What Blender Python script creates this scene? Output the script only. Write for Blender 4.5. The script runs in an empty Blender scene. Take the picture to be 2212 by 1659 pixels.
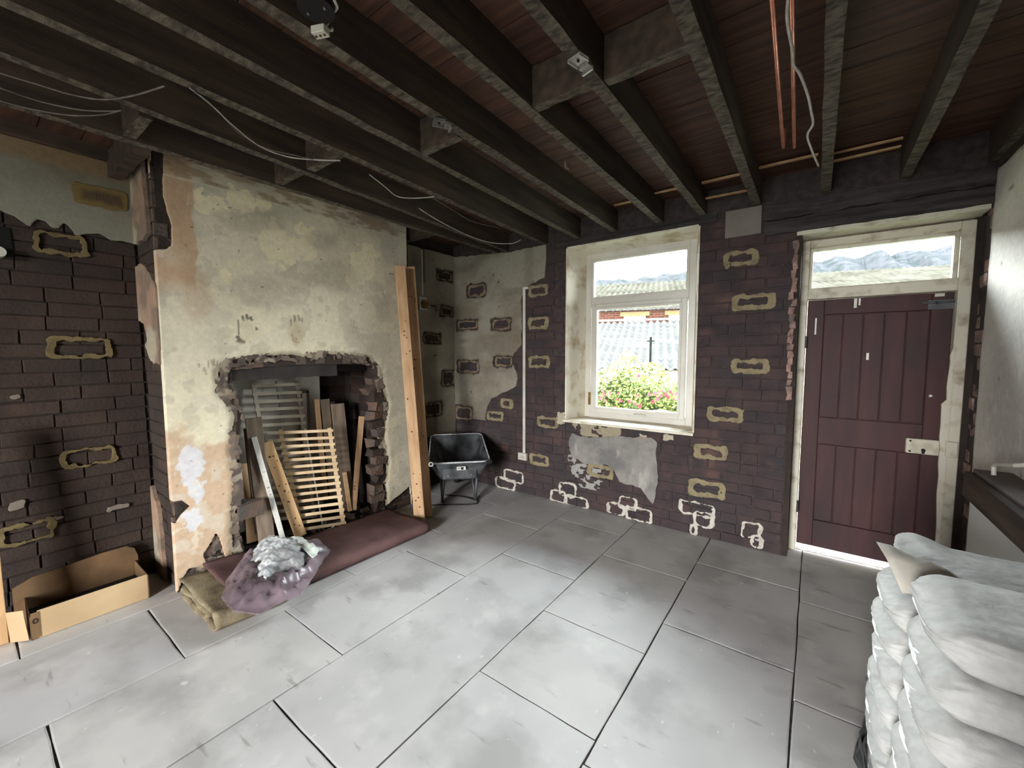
import bpy, math, random
import numpy as np
from mathutils import Vector, Matrix
random.seed(7); RNG = np.random.default_rng(7)
sc = bpy.context.scene
COL = sc.collection

# ------------------------------------------------------------------ camera, world, light, exposure
YAW, PITCH, ROLL, FPX, EYE = math.radians(36.35), math.radians(-4.27), math.radians(-0.09), 888.0, 1.52
fw = Vector((-math.sin(YAW)*math.cos(PITCH), math.cos(YAW)*math.cos(PITCH), math.sin(PITCH)))
rt0 = Vector((math.cos(YAW), math.sin(YAW), 0)); up0 = rt0.cross(fw)
rt = rt0*math.cos(ROLL) + up0*math.sin(ROLL); up = -rt0*math.sin(ROLL) + up0*math.cos(ROLL)
cam = bpy.data.cameras.new('camera'); cam.sensor_width = 36; cam.lens = FPX/2212*36; cam.clip_start = .02; cam.clip_end = 3000
camo = bpy.data.objects.new('camera', cam); COL.objects.link(camo)
camo.matrix_world = Matrix(((rt.x, up.x, -fw.x, 0), (rt.y, up.y, -fw.y, 0), (rt.z, up.z, -fw.z, EYE), (0, 0, 0, 1)))
sc.camera = camo

w = bpy.data.worlds.new('overcast_sky'); sc.world = w; w.use_nodes = True
nt = w.node_tree; bg = nt.nodes['Background']
tc = nt.nodes.new('ShaderNodeTexCoord'); sx = nt.nodes.new('ShaderNodeSeparateXYZ'); cr = nt.nodes.new('ShaderNodeValToRGB')
nt.links.new(tc.outputs['Generated'], sx.inputs[0]); nt.links.new(sx.outputs['Z'], cr.inputs[0]); nt.links.new(cr.outputs[0], bg.inputs[0])
cr.color_ramp.elements[0].position = 0.0; cr.color_ramp.elements[0].color = (1.0, 1.0, 1.0, 1)
cr.color_ramp.elements[0].position = 0.12; cr.color_ramp.elements[1].position = 0.9; cr.color_ramp.elements[1].color = (.46, .53, .62, 1)
bg.inputs[1].default_value = 13.0

sc.view_settings.view_transform = 'Standard'; sc.view_settings.look = 'None'
sc.view_settings.gamma = 1; sc.view_settings.use_curve_mapping = False
sc.view_settings.exposure = 2.5
sc.cycles.use_denoising = True
sc.cycles.max_bounces = 10; sc.cycles.diffuse_bounces = 6; sc.cycles.transparent_max_bounces = 12
sc.cycles.sample_clamp_indirect = 8; sc.cycles.caustics_reflective = False; sc.cycles.caustics_refractive = False

def portal(name, loc, sx_, sy_, direction):
    l = bpy.data.lights.new(name, 'AREA'); l.shape = 'RECTANGLE'; l.size = sx_; l.size_y = sy_; l.cycles.is_portal = True
    o = bpy.data.objects.new(name, l); COL.objects.link(o); o.location = loc
    o.rotation_euler = Vector(direction).to_track_quat('-Z', 'Z').to_euler()
portal('window_daylight', (-1.38, 3.99, 1.69), 1.05, 1.66, (0, -1, 0))
portal('transom_daylight', (.32, 3.93, 2.13), .76, .33, (0, -1, 0))
portal('rear_fill_portal', (-.8, -3.95, 1.3), 1.4, 2.3, (0, 1, 0))  # fill light through the added rear opening

# ------------------------------------------------------------------ helpers
def at(px, py, ax, val):
    """a point of the photograph taken back onto a real plane of the room (axis ax = val)"""
    d = fw + rt*((px-1106)/FPX) - up*((py-829.5)/FPX)
    o = Vector((0, 0, EYE)); return o + d*((val-o[ax])/d[ax])
def lin(r, g, b):
    f = lambda c: ((c/255)/12.92 if c/255 <= .04045 else ((c/255+.055)/1.055)**2.4)
    return (f(r), f(g), f(b))
def tag(o, label, cat, group=None):
    o['label'] = label; o['category'] = cat
    if group: o['group'] = group
    return o
def struct(o): o['kind'] = 'structure'; return o
def empty(name, loc=(0, 0, 0), rz=0):
    o = bpy.data.objects.new(name, None); COL.objects.link(o); o.location = loc; o.rotation_euler = (0, 0, rz); return o

# numpy noise
def _hash(ix, iy, s):
    n = (ix.astype(np.int64)*374761393 + iy.astype(np.int64)*668265263 + s*1442695040888963407 % 2147483647) & 0x7fffffff
    n = ((n ^ (n >> 13))*1274126177) & 0x7fffffff
    return ((n ^ (n >> 16)) & 0xffff)/65535.0
def vnoise(x, y, s=0):
    x = np.asarray(x, float); y = np.asarray(y, float)
    ix = np.floor(x); iy = np.floor(y); fx = x-ix; fy = y-iy
    fx = fx*fx*(3-2*fx); fy = fy*fy*(3-2*fy)
    a = _hash(ix, iy, s); b = _hash(ix+1, iy, s); c = _hash(ix, iy+1, s); d = _hash(ix+1, iy+1, s)
    return (a*(1-fx)+b*fx)*(1-fy) + (c*(1-fx)+d*fx)*fy
def fbm(x, y, s=0, o=4):
    r = 0; a = .5; t = 0
    for i in range(o):
        r = r + a*vnoise(x*2**i, y*2**i, s+i*17); t += a; a *= .5
    return r/t - .5
def sdpoly(u, v, P):
    """signed distance, positive inside"""
    u = np.asarray(u, float); v = np.asarray(v, float)
    d = np.full(u.shape, 1e9); ins = np.zeros(u.shape, bool); n = len(P)
    for i in range(n):
        x1, y1 = P[i]; x2, y2 = P[(i+1) % n]
        ex, ey = x2-x1, y2-y1; L = ex*ex+ey*ey+1e-12
        t = np.clip(((u-x1)*ex+(v-y1)*ey)/L, 0, 1)
        d = np.minimum(d, np.hypot(u-x1-t*ex, v-y1-t*ey))
        c = ((y1 > v) != (y2 > v)) & (u < (x2-x1)*(v-y1)/(y2-y1+1e-15)+x1)
        ins ^= c
    return np.where(ins, d, -d)
def sdbox(u, v, cx, cy, hx, hy):
    dx = np.abs(u-cx)-hx; dy = np.abs(v-cy)-hy
    return -(np.hypot(np.maximum(dx, 0), np.maximum(dy, 0)) + np.minimum(np.maximum(dx, dy), 0))
def sst(x, a, b):
    t = np.clip((x-a)/(b-a), 0, 1); return t*t*(3-2*t)

class MB:
    def __init__(s): s.v = []; s.f = []; s.m = []
    def add(s, vs, fs, mi=0):
        b = len(s.v); s.v += [tuple(p) for p in vs]; s.f += [tuple(b+i for i in f) for f in fs]; s.m += [mi]*len(fs); return s
    def box(s, c, d, M=None, mi=0, taper=None, jit=0):
        x, y, z = d[0]/2, d[1]/2, d[2]/2
        vs = [Vector((a*x, b*y, e*z)) for e in (-1, 1) for a, b in ((-1, -1), (1, -1), (1, 1), (-1, 1))]
        if jit: vs = [p+Vector([random.uniform(-jit, jit) for _ in range(3)]) for p in vs]
        if M: vs = [M @ p for p in vs]
        vs = [p+Vector(c) for p in vs]
        return s.add(vs, [(0, 3, 2, 1), (4, 5, 6, 7), (0, 1, 5, 4), (1, 2, 6, 5), (2, 3, 7, 6), (3, 0, 4, 7)], mi)
    def b2(s, lo, hi, mi=0, jit=0):
        lo = Vector(lo); hi = Vector(hi); return s.box((lo+hi)/2, hi-lo, None, mi, None, jit)
    def tube(s, pts, r, n=8, caps=True, mi=0):
        pts = [Vector(p) for p in pts]; b = []; rs = r if isinstance(r, (list, tuple)) else [r]*len(pts)
        prev = None; vs = []
        for i, p in enumerate(pts):
            t = (pts[min(i+1, len(pts)-1)]-pts[max(i-1, 0)]).normalized()
            if prev is None:
                a = Vector((0, 0, 1)) if abs(t.z) < .9 else Vector((1, 0, 0)); prev = t.cross(a).normalized()
            prev = (prev - t*prev.dot(t)).normalized(); q = t.cross(prev)
            vs += [p + (prev*math.cos(k*2*math.pi/n)+q*math.sin(k*2*math.pi/n))*rs[i] for k in range(n)]
        fs = [(i*n+k, i*n+(k+1) % n, (i+1)*n+(k+1) % n, (i+1)*n+k) for i in range(len(pts)-1) for k in range(n)]
        if caps: fs += [tuple(range(n-1, -1, -1)), tuple((len(pts)-1)*n+k for k in range(n))]
        return s.add(vs, fs, mi)
    def cyl(s, c, axis, r, h, n=20, r2=None, mi=0):
        c = Vector(c); a = Vector(axis).normalized()
        return s.tube([c-a*h/2, c+a*h/2], [r, r if r2 is None else r2], n, True, mi)
    def build(s, name, mats, parent=None, smooth=False, bevel=0, origin=None, seg=1):
        me = bpy.data.meshes.new(name)
        vs = s.v
        if origin is not None: vs = [(p[0]-origin[0], p[1]-origin[1], p[2]-origin[2]) for p in vs]
        me.from_pydata(vs, [], s.f)
        for m in (mats if isinstance(mats, (list, tuple)) else [mats]): me.materials.append(m)
        if len(me.materials) > 1: me.polygons.foreach_set('material_index', s.m)
        if smooth: me.polygons.foreach_set('use_smooth', [True]*len(me.polygons))
        me.update()
        o = bpy.data.objects.new(name, me); COL.objects.link(o)
        if origin is not None: o.location = origin
        if parent: o.parent = parent
        if bevel:
            b = o.modifiers.new('bevel', 'BEVEL'); b.width = bevel; b.segments = seg; b.limit_method = 'ANGLE'; b.angle_limit = .6
        return o

def frame_m(u, v, n):
    """3x3 with columns u, v, n"""
    return Matrix((u, v, n)).transposed()

# ---- materials
def nodes(name):
    m = bpy.data.materials.new(name); m.use_nodes = True; nt = m.node_tree; return m, nt, nt.nodes['Principled BSDF']
def mat(name, c1, c2=None, scale=8, rough=.8, bump=.15, bscale=None, metal=0, detail=6, stretch=None, spec=.3, rnd=None, rndamt=1.0, dist=.01, obj=True, lo=.35, hi=.65):
    """two-colour noise material; rnd adds a per-object colour ramp"""
    m, nt, b = nodes(name); N = nt.nodes; L = nt.links
    b.inputs['Roughness'].default_value = rough; b.inputs['Metallic'].default_value = metal
    b.inputs['Specular IOR Level'].default_value = spec
    tc = N.new('ShaderNodeTexCoord'); mp = N.new('ShaderNodeMapping')
    if obj and not rnd: L.new(tc.outputs['Object'], mp.inputs[0])
    else:
        g = N.new('ShaderNodeNewGeometry'); L.new(g.outputs['Position'], mp.inputs[0])
    if stretch: mp.inputs['Scale'].default_value = stretch
    nz = N.new('ShaderNodeTexNoise'); nz.inputs['Scale'].default_value = scale; nz.inputs['Detail'].default_value = detail
    L.new(mp.outputs[0], nz.inputs['Vector'])
    r = N.new('ShaderNodeValToRGB'); r.color_ramp.elements[0].position = lo; r.color_ramp.elements[1].position = hi
    r.color_ramp.elements[0].color = (*c1, 1); r.color_ramp.elements[1].color = (*(c2 or c1), 1)
    L.new(nz.outputs['Fac'], r.inputs[0]); out = r.outputs[0]
    if rnd:
        oi = N.new('ShaderNodeObjectInfo'); rr = N.new('ShaderNodeValToRGB'); rr.color_ramp.interpolation = 'LINEAR'
        els = rr.color_ramp.elements
        for i, c in enumerate(rnd):
            p = i/(len(rnd)-1)
            e = els[0] if i == 0 else (els[1] if i == len(rnd)-1 else els.new(p))
            e.position = p; e.color = (*c, 1)
        L.new(oi.outputs['Random'], rr.inputs[0])
        mx = N.new('ShaderNodeMix'); mx.data_type = 'RGBA'; mx.blend_type = 'MULTIPLY'; mx.inputs[0].default_value = rndamt
        L.new(out, mx.inputs[6]); L.new(rr.outputs[0], mx.inputs[7]); out = mx.outputs[2]
    L.new(out, b.inputs['Base Color'])
    if bump:
        n2 = N.new('ShaderNodeTexNoise'); n2.inputs['Scale'].default_value = bscale or scale*4; n2.inputs['Detail'].default_value = 5
        L.new(mp.outputs[0], n2.inputs['Vector'])
        bp = N.new('ShaderNodeBump'); bp.inputs['Strength'].default_value = bump; bp.inputs['Distance'].default_value = dist
        L.new(n2.outputs['Fac'], bp.inputs['Height']); L.new(bp.outputs[0], b.inputs['Normal'])
    return m
def attr_mat(name, rough=.85, bump=.3, bscale=60, var=.12, spec=.25, dist=.004):
    m, nt, b = nodes(name); N = nt.nodes; L = nt.links
    b.inputs['Roughness'].default_value = rough; b.inputs['Specular IOR Level'].default_value = spec
    a = N.new('ShaderNodeAttribute'); a.attribute_name = 'Col'
    g = N.new('ShaderNodeNewGeometry')
    nz = N.new('ShaderNodeTexNoise'); nz.inputs['Scale'].default_value = 35; nz.inputs['Detail'].default_value = 8
    L.new(g.outputs['Position'], nz.inputs['Vector'])
    mr = N.new('ShaderNodeMapRange'); mr.inputs[1].default_value = .25; mr.inputs[2].default_value = .75
    mr.inputs[3].default_value = 1-var; mr.inputs[4].default_value = 1+var*.6
    L.new(nz.outputs['Fac'], mr.inputs[0])
    mx = N.new('ShaderNodeVectorMath'); mx.operation = 'SCALE'
    L.new(a.outputs['Color'], mx.inputs[0]); L.new(mr.outputs[0], mx.inputs['Scale']); L.new(mx.outputs[0], b.inputs['Base Color'])
    n2 = N.new('ShaderNodeTexNoise'); n2.inputs['Scale'].default_value = bscale; n2.inputs['Detail'].default_value = 6
    L.new(g.outputs['Position'], n2.inputs['Vector'])
    bp = N.new('ShaderNodeBump'); bp.inputs['Strength'].default_value = bump; bp.inputs['Distance'].default_value = dist
    L.new(n2.outputs['Fac'], bp.inputs['Height']); L.new(bp.outputs[0], b.inputs['Normal'])
    return m

def skin(name, f, rng, step, to3d, front, back, color, material, parent=None, smooth=True):
    """marching-squares slab: every place where f(u,v) > 0 becomes a slab from height back to height front(u,v)"""
    u0, u1, v0, v1 = rng
    nu = max(2, int(round((u1-u0)/step))+1); nv = max(2, int(round((v1-v0)/step))+1)
    U, V = np.meshgrid(np.linspace(u0, u1, nu), np.linspace(v0, v1, nv), indexing='ij')
    F = f(U, V).copy()
    F[np.abs(F) < step*.02] = step*.02
    F[0, :] = np.minimum(F[0, :], -1e-4) if False else F[0, :]
    inside = F > 0
    vid = -np.ones((nu, nv), int); pts = []
    idx = np.argwhere(inside)
    for k, (i, j) in enumerate(idx): vid[i, j] = k
    pu = list(U[inside]); pv = list(V[inside])
    cut = {}
    def edge(i, j, i2, j2):
        key = (i, j, i2, j2) if (i, j) < (i2, j2) else (i2, j2, i, j)
        if key in cut: return cut[key]
        a, b = F[i, j], F[i2, j2]; t = a/(a-b)
        pu.append(U[i, j]+(U[i2, j2]-U[i, j])*t); pv.append(V[i, j]+(V[i2, j2]-V[i, j])*t)
        cut[key] = len(pu)-1; return cut[key]
    faces = []; sides = []
    full = inside[:-1, :-1] & inside[1:, :-1] & inside[1:, 1:] & inside[:-1, 1:]
    any_ = inside[:-1, :-1] | inside[1:, :-1] | inside[1:, 1:] | inside[:-1, 1:]
    fi = np.argwhere(full)
    faces += [(int(vid[i, j]), int(vid[i+1, j]), int(vid[i+1, j+1]), int(vid[i, j+1])) for i, j in fi]
    for i, j in np.argwhere(any_ & ~full):
        c = [(i, j), (i+1, j), (i+1, j+1), (i, j+1)]
        poly = []; typ = []
        for k in range(4):
            a = c[k]; b = c[(k+1) % 4]
            if inside[a]: poly.append(int(vid[a])); typ.append(0)
            if inside[a] != inside[b]: poly.append(edge(*a, *b)); typ.append(1 if inside[a] else 2)
        if len(poly) >= 3:
            faces.append(tuple(poly))
            n = len(poly)
            for k in range(n):
                if typ[k] == 1 and typ[(k+1) % n] == 2: sides.append((poly[k], poly[(k+1) % n]))
    # outer border of the range
    def border(a, b):
        if vid[a] >= 0 and vid[b] >= 0: sides.append((int(vid[a]), int(vid[b])))
    for i in range(nu-1): border((i, 0), (i+1, 0)); border((i+1, nv-1), (i, nv-1))
    for j in range(nv-1): border((nu-1, j), (nu-1, j+1)); border((0, j+1), (0, j))
    pu = np.array(pu); pv = np.array(pv)
    if len(pu) == 0: return None
    H = front(pu, pv) if callable(front) else np.full(pu.shape, front)
    B = back(pu, pv) if callable(back) else np.full(pu.shape, back)
    P = to3d(pu, pv, H); C = color(pu, pv) if callable(color) else np.tile(np.array(color), (len(pu), 1))
    P = [tuple(p) for p in P]; C = [tuple(c) for c in C]
    bm_ = {}; need = sorted({a for s in sides for a in s})
    PB = to3d(pu[need], pv[need], B[need])
    for k, a in enumerate(need):
        bm_[a] = len(P); P.append(tuple(PB[k])); C.append(C[a])
    dark = []
    for a, b in sides: faces.append((a, bm_[a], bm_[b], b))
    me = bpy.data.meshes.new(name); me.from_pydata(P, [], faces); me.materials.append(material)
    if smooth:
        sm = np.ones(len(faces), bool); sm[len(faces)-len(sides):] = False; me.polygons.foreach_set('use_smooth', sm)
    at_ = me.color_attributes.new('Col', 'FLOAT_COLOR', 'POINT')
    at_.data.foreach_set('color', np.array([(c[0], c[1], c[2], 1.0) for c in C], dtype=np.float32).ravel())
    me.update()
    o = bpy.data.objects.new(name, me); COL.objects.link(o)
    if parent: o.parent = parent
    return o

def mapper(origin, u, v, n):
    O = np.array(origin, float); u = np.array(u, float); v = np.array(v, float); n = np.array(n, float)
    return lambda a, b, h: O + np.outer(a, u) + np.outer(b, v) + np.outer(h, n)
def mixc(a, b, t):
    t = np.asarray(t)[..., None]; return np.asarray(a)*(1-t) + np.asarray(b)*t

# ---- bricks
BV = []
def brick_meshes(m):
    out = []
    for k in range(10):
        j = lambda s=.02: random.uniform(-s, s)
        vs = []
        # unit brick: u,v in [-.5,.5], depth n from -1..0 (front at 0)
        for (a, b) in ((-.5, -.5), (.5, -.5), (.5, .5), (-.5, .5)): vs.append((a, b, -1))
        for (a, b) in ((-.5, -.5), (.5, -.5), (.5, .5), (-.5, .5)): vs.append((a+j(.008), b+j(.03), -.22+j(.08)))
        for (a, b) in ((-.483, -.45), (.483, -.45), (.483, .45), (-.483, .45)): vs.append((a+j(.012), b+j(.05), j(.1)))
        fs = [(8, 9, 10, 11)] + [(4+i, 4+(i+1) % 4, 8+(i+1) % 4, 8+i) for i in range(4)] + [(i, (i+1) % 4, 4+(i+1) % 4, 4+i) for i in range(4)] + [(3, 2, 1, 0)]
        me = bpy.data.meshes.new('brick'); me.from_pydata(vs, [], fs); me.materials.append(m); me.update(); out.append(me)
    return out
def brick_field(parent, m, to_w, basis, rng, keep, course=.083, length=.232, gap=.008, depth=.03, limit=300, phase=0, rough=.004, headers=True):
    """single bricks laid in courses on a plane; to_w(u,v,h) -> world; basis = 3x3 columns u,v,n"""
    u0, u1, v0, v1 = rng; L = []
    row = 0; v = v0
    while v < v1-.01:
        top = min(v+course, v1)
        off = phase + (row % 2)*length/2 + random.uniform(-.012, .012)
        u = u0 - length + (off % length)
        while u < u1:
            ln = length + random.uniform(-.008, .008)
            if headers and random.random() < .10: ln = length/2
            a, b = max(u, u0), min(u+ln, u1)
            if b-a > .035 and keep(a, b, v, top): L.append((a+gap/2, b-gap/2, v+gap/2, top-gap/2))
            u += ln
        v = top; row += 1
    meshes = brick_meshes(m)
    R = basis.to_4x4()
    def dist(t): 
        p = to_w(np.array([(t[0]+t[1])/2]), np.array([(t[2]+t[3])/2]), np.array([0.]))[0]
        return math.hypot(p[0], p[1]) + abs(p[2]-1.4)*.4
    L.sort(key=dist)
    for (a, b, c, d) in L[:limit]:
        p = to_w(np.array([(a+b)/2]), np.array([(c+d)/2]), np.array([random.uniform(-rough, rough)]))[0]
        o = bpy.data.objects.new('brick', random.choice(meshes)); COL.objects.link(o); o.parent = parent
        o.matrix_local = Matrix.Translation(Vector(p)) @ R @ Matrix.Rotation(random.uniform(-.008, .008), 4, 'Z') @ Matrix.Diagonal((b-a, d-c, depth, 1))
    if L[limit:]:
        mb = MB()
        for (a, b, c, d) in L[limit:]:
            src = random.choice(meshes)
            p = to_w(np.array([(a+b)/2]), np.array([(c+d)/2]), np.array([random.uniform(-rough, rough)]))[0]
            T = Matrix.Translation(Vector(p)) @ R @ Matrix.Diagonal((b-a, d-c, depth, 1))
            mb.add([T @ q.co for q in src.vertices], [tuple(pp.vertices) for pp in src.polygons])
        o = mb.build('brick', m, parent); o['kind'] = 'stuff'
    return len(L)

# ------------------------------------------------------------------ materials
BR = [(.80, .77, .77), (1.0, .88, .84), (.86, .82, .84), (1.22, .94, .84), (.72, .70, .74), (.92, .86, .86), (.84, .80, .80), (1.05, .90, .86)]
m_brick = mat('soot_stained_brick', lin(77, 66, 65), lin(58, 54, 57), 5, .92, .5, 55, rnd=BR, dist=.006)
m_brick_dark = mat('dark_sooty_brick', lin(66, 56, 49), lin(52, 45, 41), 4, .92, .6, 50, rnd=BR, dist=.008)
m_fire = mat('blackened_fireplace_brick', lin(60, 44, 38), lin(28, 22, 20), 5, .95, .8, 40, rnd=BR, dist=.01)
m_rubble = mat('broken_brick_and_mortar', lin(104, 88, 76), lin(84, 80, 75), 9, .95, .9, 50, rnd=BR, dist=.012)
m_mortar = mat('old_dark_mortar', lin(77, 67, 65), lin(59, 52, 52), 20, .95, .6, 90, obj=False)
m_mortar_dark = mat('sooty_mortar', lin(60, 51, 46), lin(48, 42, 38), 12, .95, .6, 60, obj=False)
m_plaster = attr_mat('old_wall_plaster')
m_ring = attr_mat('pale_mortar_smear', bump=.6, bscale=90)
m_flag = mat('grey_stone_flag', lin(186, 184, 181), lin(202, 199, 195), 2.2, .62, .12, 60, rnd=[(.93, .93, .95), (1.03, 1.02, 1.0), (.97, .98, 1.0), (1.05, 1.03, .99), (.95, .94, .93)], dist=.003, spec=.35)
m_sub = mat('dusty_joint', lin(78, 72, 66), lin(50, 46, 42), 40, .95, .3, obj=False)
m_joist = mat('dark_joist_timber', lin(54, 45, 40), lin(82, 67, 55), 3, .85, .35, 30, stretch=(6, .6, 6), obj=False, dist=.004)
m_joistb = mat('lime_stained_joist_underside', lin(56, 49, 42), lin(106, 97, 83), 22, .9, .8, 90, stretch=(1, 2.2, 1), obj=False, dist=.006)
m_board = mat('brown_ceiling_board', lin(98, 70, 57), lin(140, 102, 80), 5, .75, .25, 40, stretch=(.5, 6, 3), rnd=[(.34, .31, .32), (.8, .7, .64), (.45, .4, .39), (1.55, 1.3, 1.05), (.30, .29, .31), (.66, .6, .57), (1.2, 1.0, .86), (.4, .36, .36)], dist=.003)
m_lintel = mat('blackened_lintel_timber', lin(44, 40, 40), lin(74, 68, 68), 5, .85, .6, 30, stretch=(.6, 6, 6), obj=False, dist=.008)
m_upvc = mat('off_white_window_plastic', lin(214, 212, 204), lin(196, 192, 180), 3, .35, .02, spec=.5)
m_reveal = mat('flaking_cream_paint', lin(222, 216, 198), lin(178, 156, 124), 7, .8, .5, 40, dist=.004, lo=.5, hi=.72)
m_wpaint = mat('chipped_cream_gloss_paint', lin(200, 194, 176), lin(148, 134, 112), 11, .55, .3, 40, dist=.003, lo=.52, hi=.74, spec=.4)
m_door = mat('maroon_painted_timber', lin(70, 40, 40), lin(54, 33, 34), 3, .6, .12, 60, stretch=(4, 4, .6), dist=.002)
m_pine = mat('raw_pine', lin(206, 172, 130), lin(182, 144, 102), 4, .6, .12, 50, stretch=(4, 4, .35), dist=.002)
m_pine2 = mat('orange_pine_stud', lin(204, 168, 130), lin(178, 140, 104), 4, .6, .12, 50, stretch=(5, 5, .4), dist=.002)
m_oldwood = mat('weathered_grey_timber', lin(130, 114, 98), lin(98, 84, 72), 5, .85, .3, 40, stretch=(5, 5, .4), dist=.003)
m_greyslat = mat('grey_slat_timber', lin(214, 204, 186), lin(176, 166, 150), 7, .8, .2, dist=.002)
m_palewood = mat('pale_slat_timber', lin(212, 188, 152), lin(188, 162, 126), 7, .65, .15, dist=.002)
m_knot = mat('knot_brown', lin(96, 58, 34), lin(70, 42, 26), 30, .7, 0)
m_black = mat('black_gap', lin(24, 22, 22), lin(14, 13, 13), 10, .7, .2)
m_white = mat('white_painted_board', lin(214, 212, 206), lin(184, 180, 170), 5, .5, .1)
m_board_w = mat('dirty_white_board', lin(232, 229, 220), lin(204, 200, 190), 4, .7, .1)
m_card = mat('brown_cardboard', lin(184, 158, 122), lin(168, 142, 108), 4, .75, .1, 20)
m_card_d = mat('dark_card_edge', lin(120, 92, 64), lin(100, 78, 54), 10, .8, .1)
m_metal = mat('galvanised_metal', lin(178, 176, 172), lin(140, 138, 134), 10, .35, .1, metal=.8)
m_bkt = mat('bright_steel_bracket', lin(214, 212, 206), lin(170, 166, 158), 14, .3, .05, metal=.6)
m_copper = mat('copper_pipe', lin(226, 150, 122), lin(190, 116, 92), 12, .3, .05, metal=.4)
m_cable = mat('grey_cable_sheath', lin(196, 190, 182), lin(168, 162, 154), 20, .5, 0)
m_cabled = mat('dusty_cable', lin(120, 110, 102), lin(90, 82, 76), 20, .6, 0)
m_plast = mat('white_electrical_plastic', lin(210, 206, 196), lin(190, 184, 172), 8, .4, 0, spec=.5)
m_brass = mat('aged_brass', lin(150, 122, 64), lin(84, 66, 36), 20, .4, .1, metal=.8)
m_steel_b = mat('black_barrow_paint', lin(40, 42, 45), lin(84, 86, 88), 9, .5, .25, 40, dist=.003, spec=.5)
m_rim = mat('pale_rim_highlight', lin(214, 216, 218), lin(150, 152, 156), 20, .4, .2)  # rim highlight put into the colour as a pale tone
m_rubber = mat('black_rubber', lin(26, 26, 27), lin(36, 36, 36), 20, .8, .1)
m_carpet = mat('maroon_carpet_pile', lin(112, 86, 83), lin(88, 67, 65), 5, .97, .8, 260, dist=.004, spec=.1)
m_under = mat('hessian_carpet_back', lin(150, 138, 112), lin(112, 100, 80), 12, .95, .6, 120, dist=.004, spec=.1)
m_grill = mat('soot_black_iron', lin(34, 30, 30), lin(50, 42, 38), 8, .7, .3)

def spots(m, col, scale, thr, w_=.03, stretch=(1, 1, 1), amt=1.0, detail=3):
    """scattered stains of a fixed shape over a material (kept in room space)"""
    nt = m.node_tree; N = nt.nodes; L = nt.links; b = N['Principled BSDF']; src = b.inputs['Base Color'].links[0].from_socket
    g = N.new('ShaderNodeNewGeometry'); mp = N.new('ShaderNodeMapping'); mp.inputs['Scale'].default_value = stretch; mp.inputs['Location'].default_value = (scale, 3.1, 7.7)
    nz = N.new('ShaderNodeTexNoise'); nz.inputs['Scale'].default_value = scale; nz.inputs['Detail'].default_value = detail
    mr = N.new('ShaderNodeMapRange'); mr.inputs[1].default_value = thr; mr.inputs[2].default_value = thr+w_; mr.inputs[3].default_value = 0; mr.inputs[4].default_value = amt
    L.new(g.outputs['Position'], mp.inputs[0]); L.new(mp.outputs[0], nz.inputs['Vector']); L.new(nz.outputs['Fac'], mr.inputs[0])
    mx = N.new('ShaderNodeMix'); mx.data_type = 'RGBA'; L.new(mr.outputs[0], mx.inputs[0]); L.new(src, mx.inputs[6]); mx.inputs[7].default_value = (*col, 1); L.new(mx.outputs[2], b.inputs['Base Color'])
spots(m_flag, lin(150, 147, 143), 3.0, .50, .16, amt=.65, detail=8)
spots(m_flag, lin(216, 214, 210), 26, .69, .05, (1, .7, 1), .7, 5)
spots(m_flag, lin(214, 210, 204), 5, .60, .12, amt=.45, detail=9)
spots(m_flag, lin(96, 90, 84), 60, .76, .03, amt=.7)
spots(m_flag, lin(120, 112, 104), 9, .66, .06, (.5, 2.2, 1), .45, 8)
spots(m_brick, lin(126, 92, 82), 4, .60, .12, amt=.35, detail=6)
spots(m_brick, lin(58, 55, 58), 2.0, .52, .15, amt=.6, detail=6)
spots(m_brick_dark, lin(50, 44, 40), 2.4, .52, .15, amt=.6, detail=6)
spots(m_door, lin(40, 34, 34), 3.0, .56, .14, (1, 1, .5), .6, 5)
def glass(name):
    m = bpy.data.materials.new(name); m.use_nodes = True; nt = m.node_tree; N = nt.nodes; N.clear()
    o = N.new('ShaderNodeOutputMaterial'); t = N.new('ShaderNodeBsdfTransparent'); g = N.new('ShaderNodeBsdfGlossy'); g.inputs['Roughness'].default_value = .05
    t.inputs[0].default_value = (.95, .98, .97, 1)
    mx = N.new('ShaderNodeMixShader'); fr = N.new('ShaderNodeFresnel'); fr.inputs[0].default_value = 1.4
    nt.links.new(fr.outputs[0], mx.inputs[0]); nt.links.new(t.outputs[0], mx.inputs[1]); nt.links.new(g.outputs[0], mx.inputs[2]); nt.links.new(mx.outputs[0], o.inputs[0])
    return m
m_glass = glass('window_glass')

# ------------------------------------------------------------------ room numbers
YF = 3.6; XL = -3.51; XL2 = -3.64; XC = -3.22; YC0, YC1 = .76, 2.66; XR = .80; YB = -3.8; ZJ = 2.61; ZB = 2.79
ex, ey, ez = Vector((1, 0, 0)), Vector((0, 1, 0)), Vector((0, 0, 1))

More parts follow.
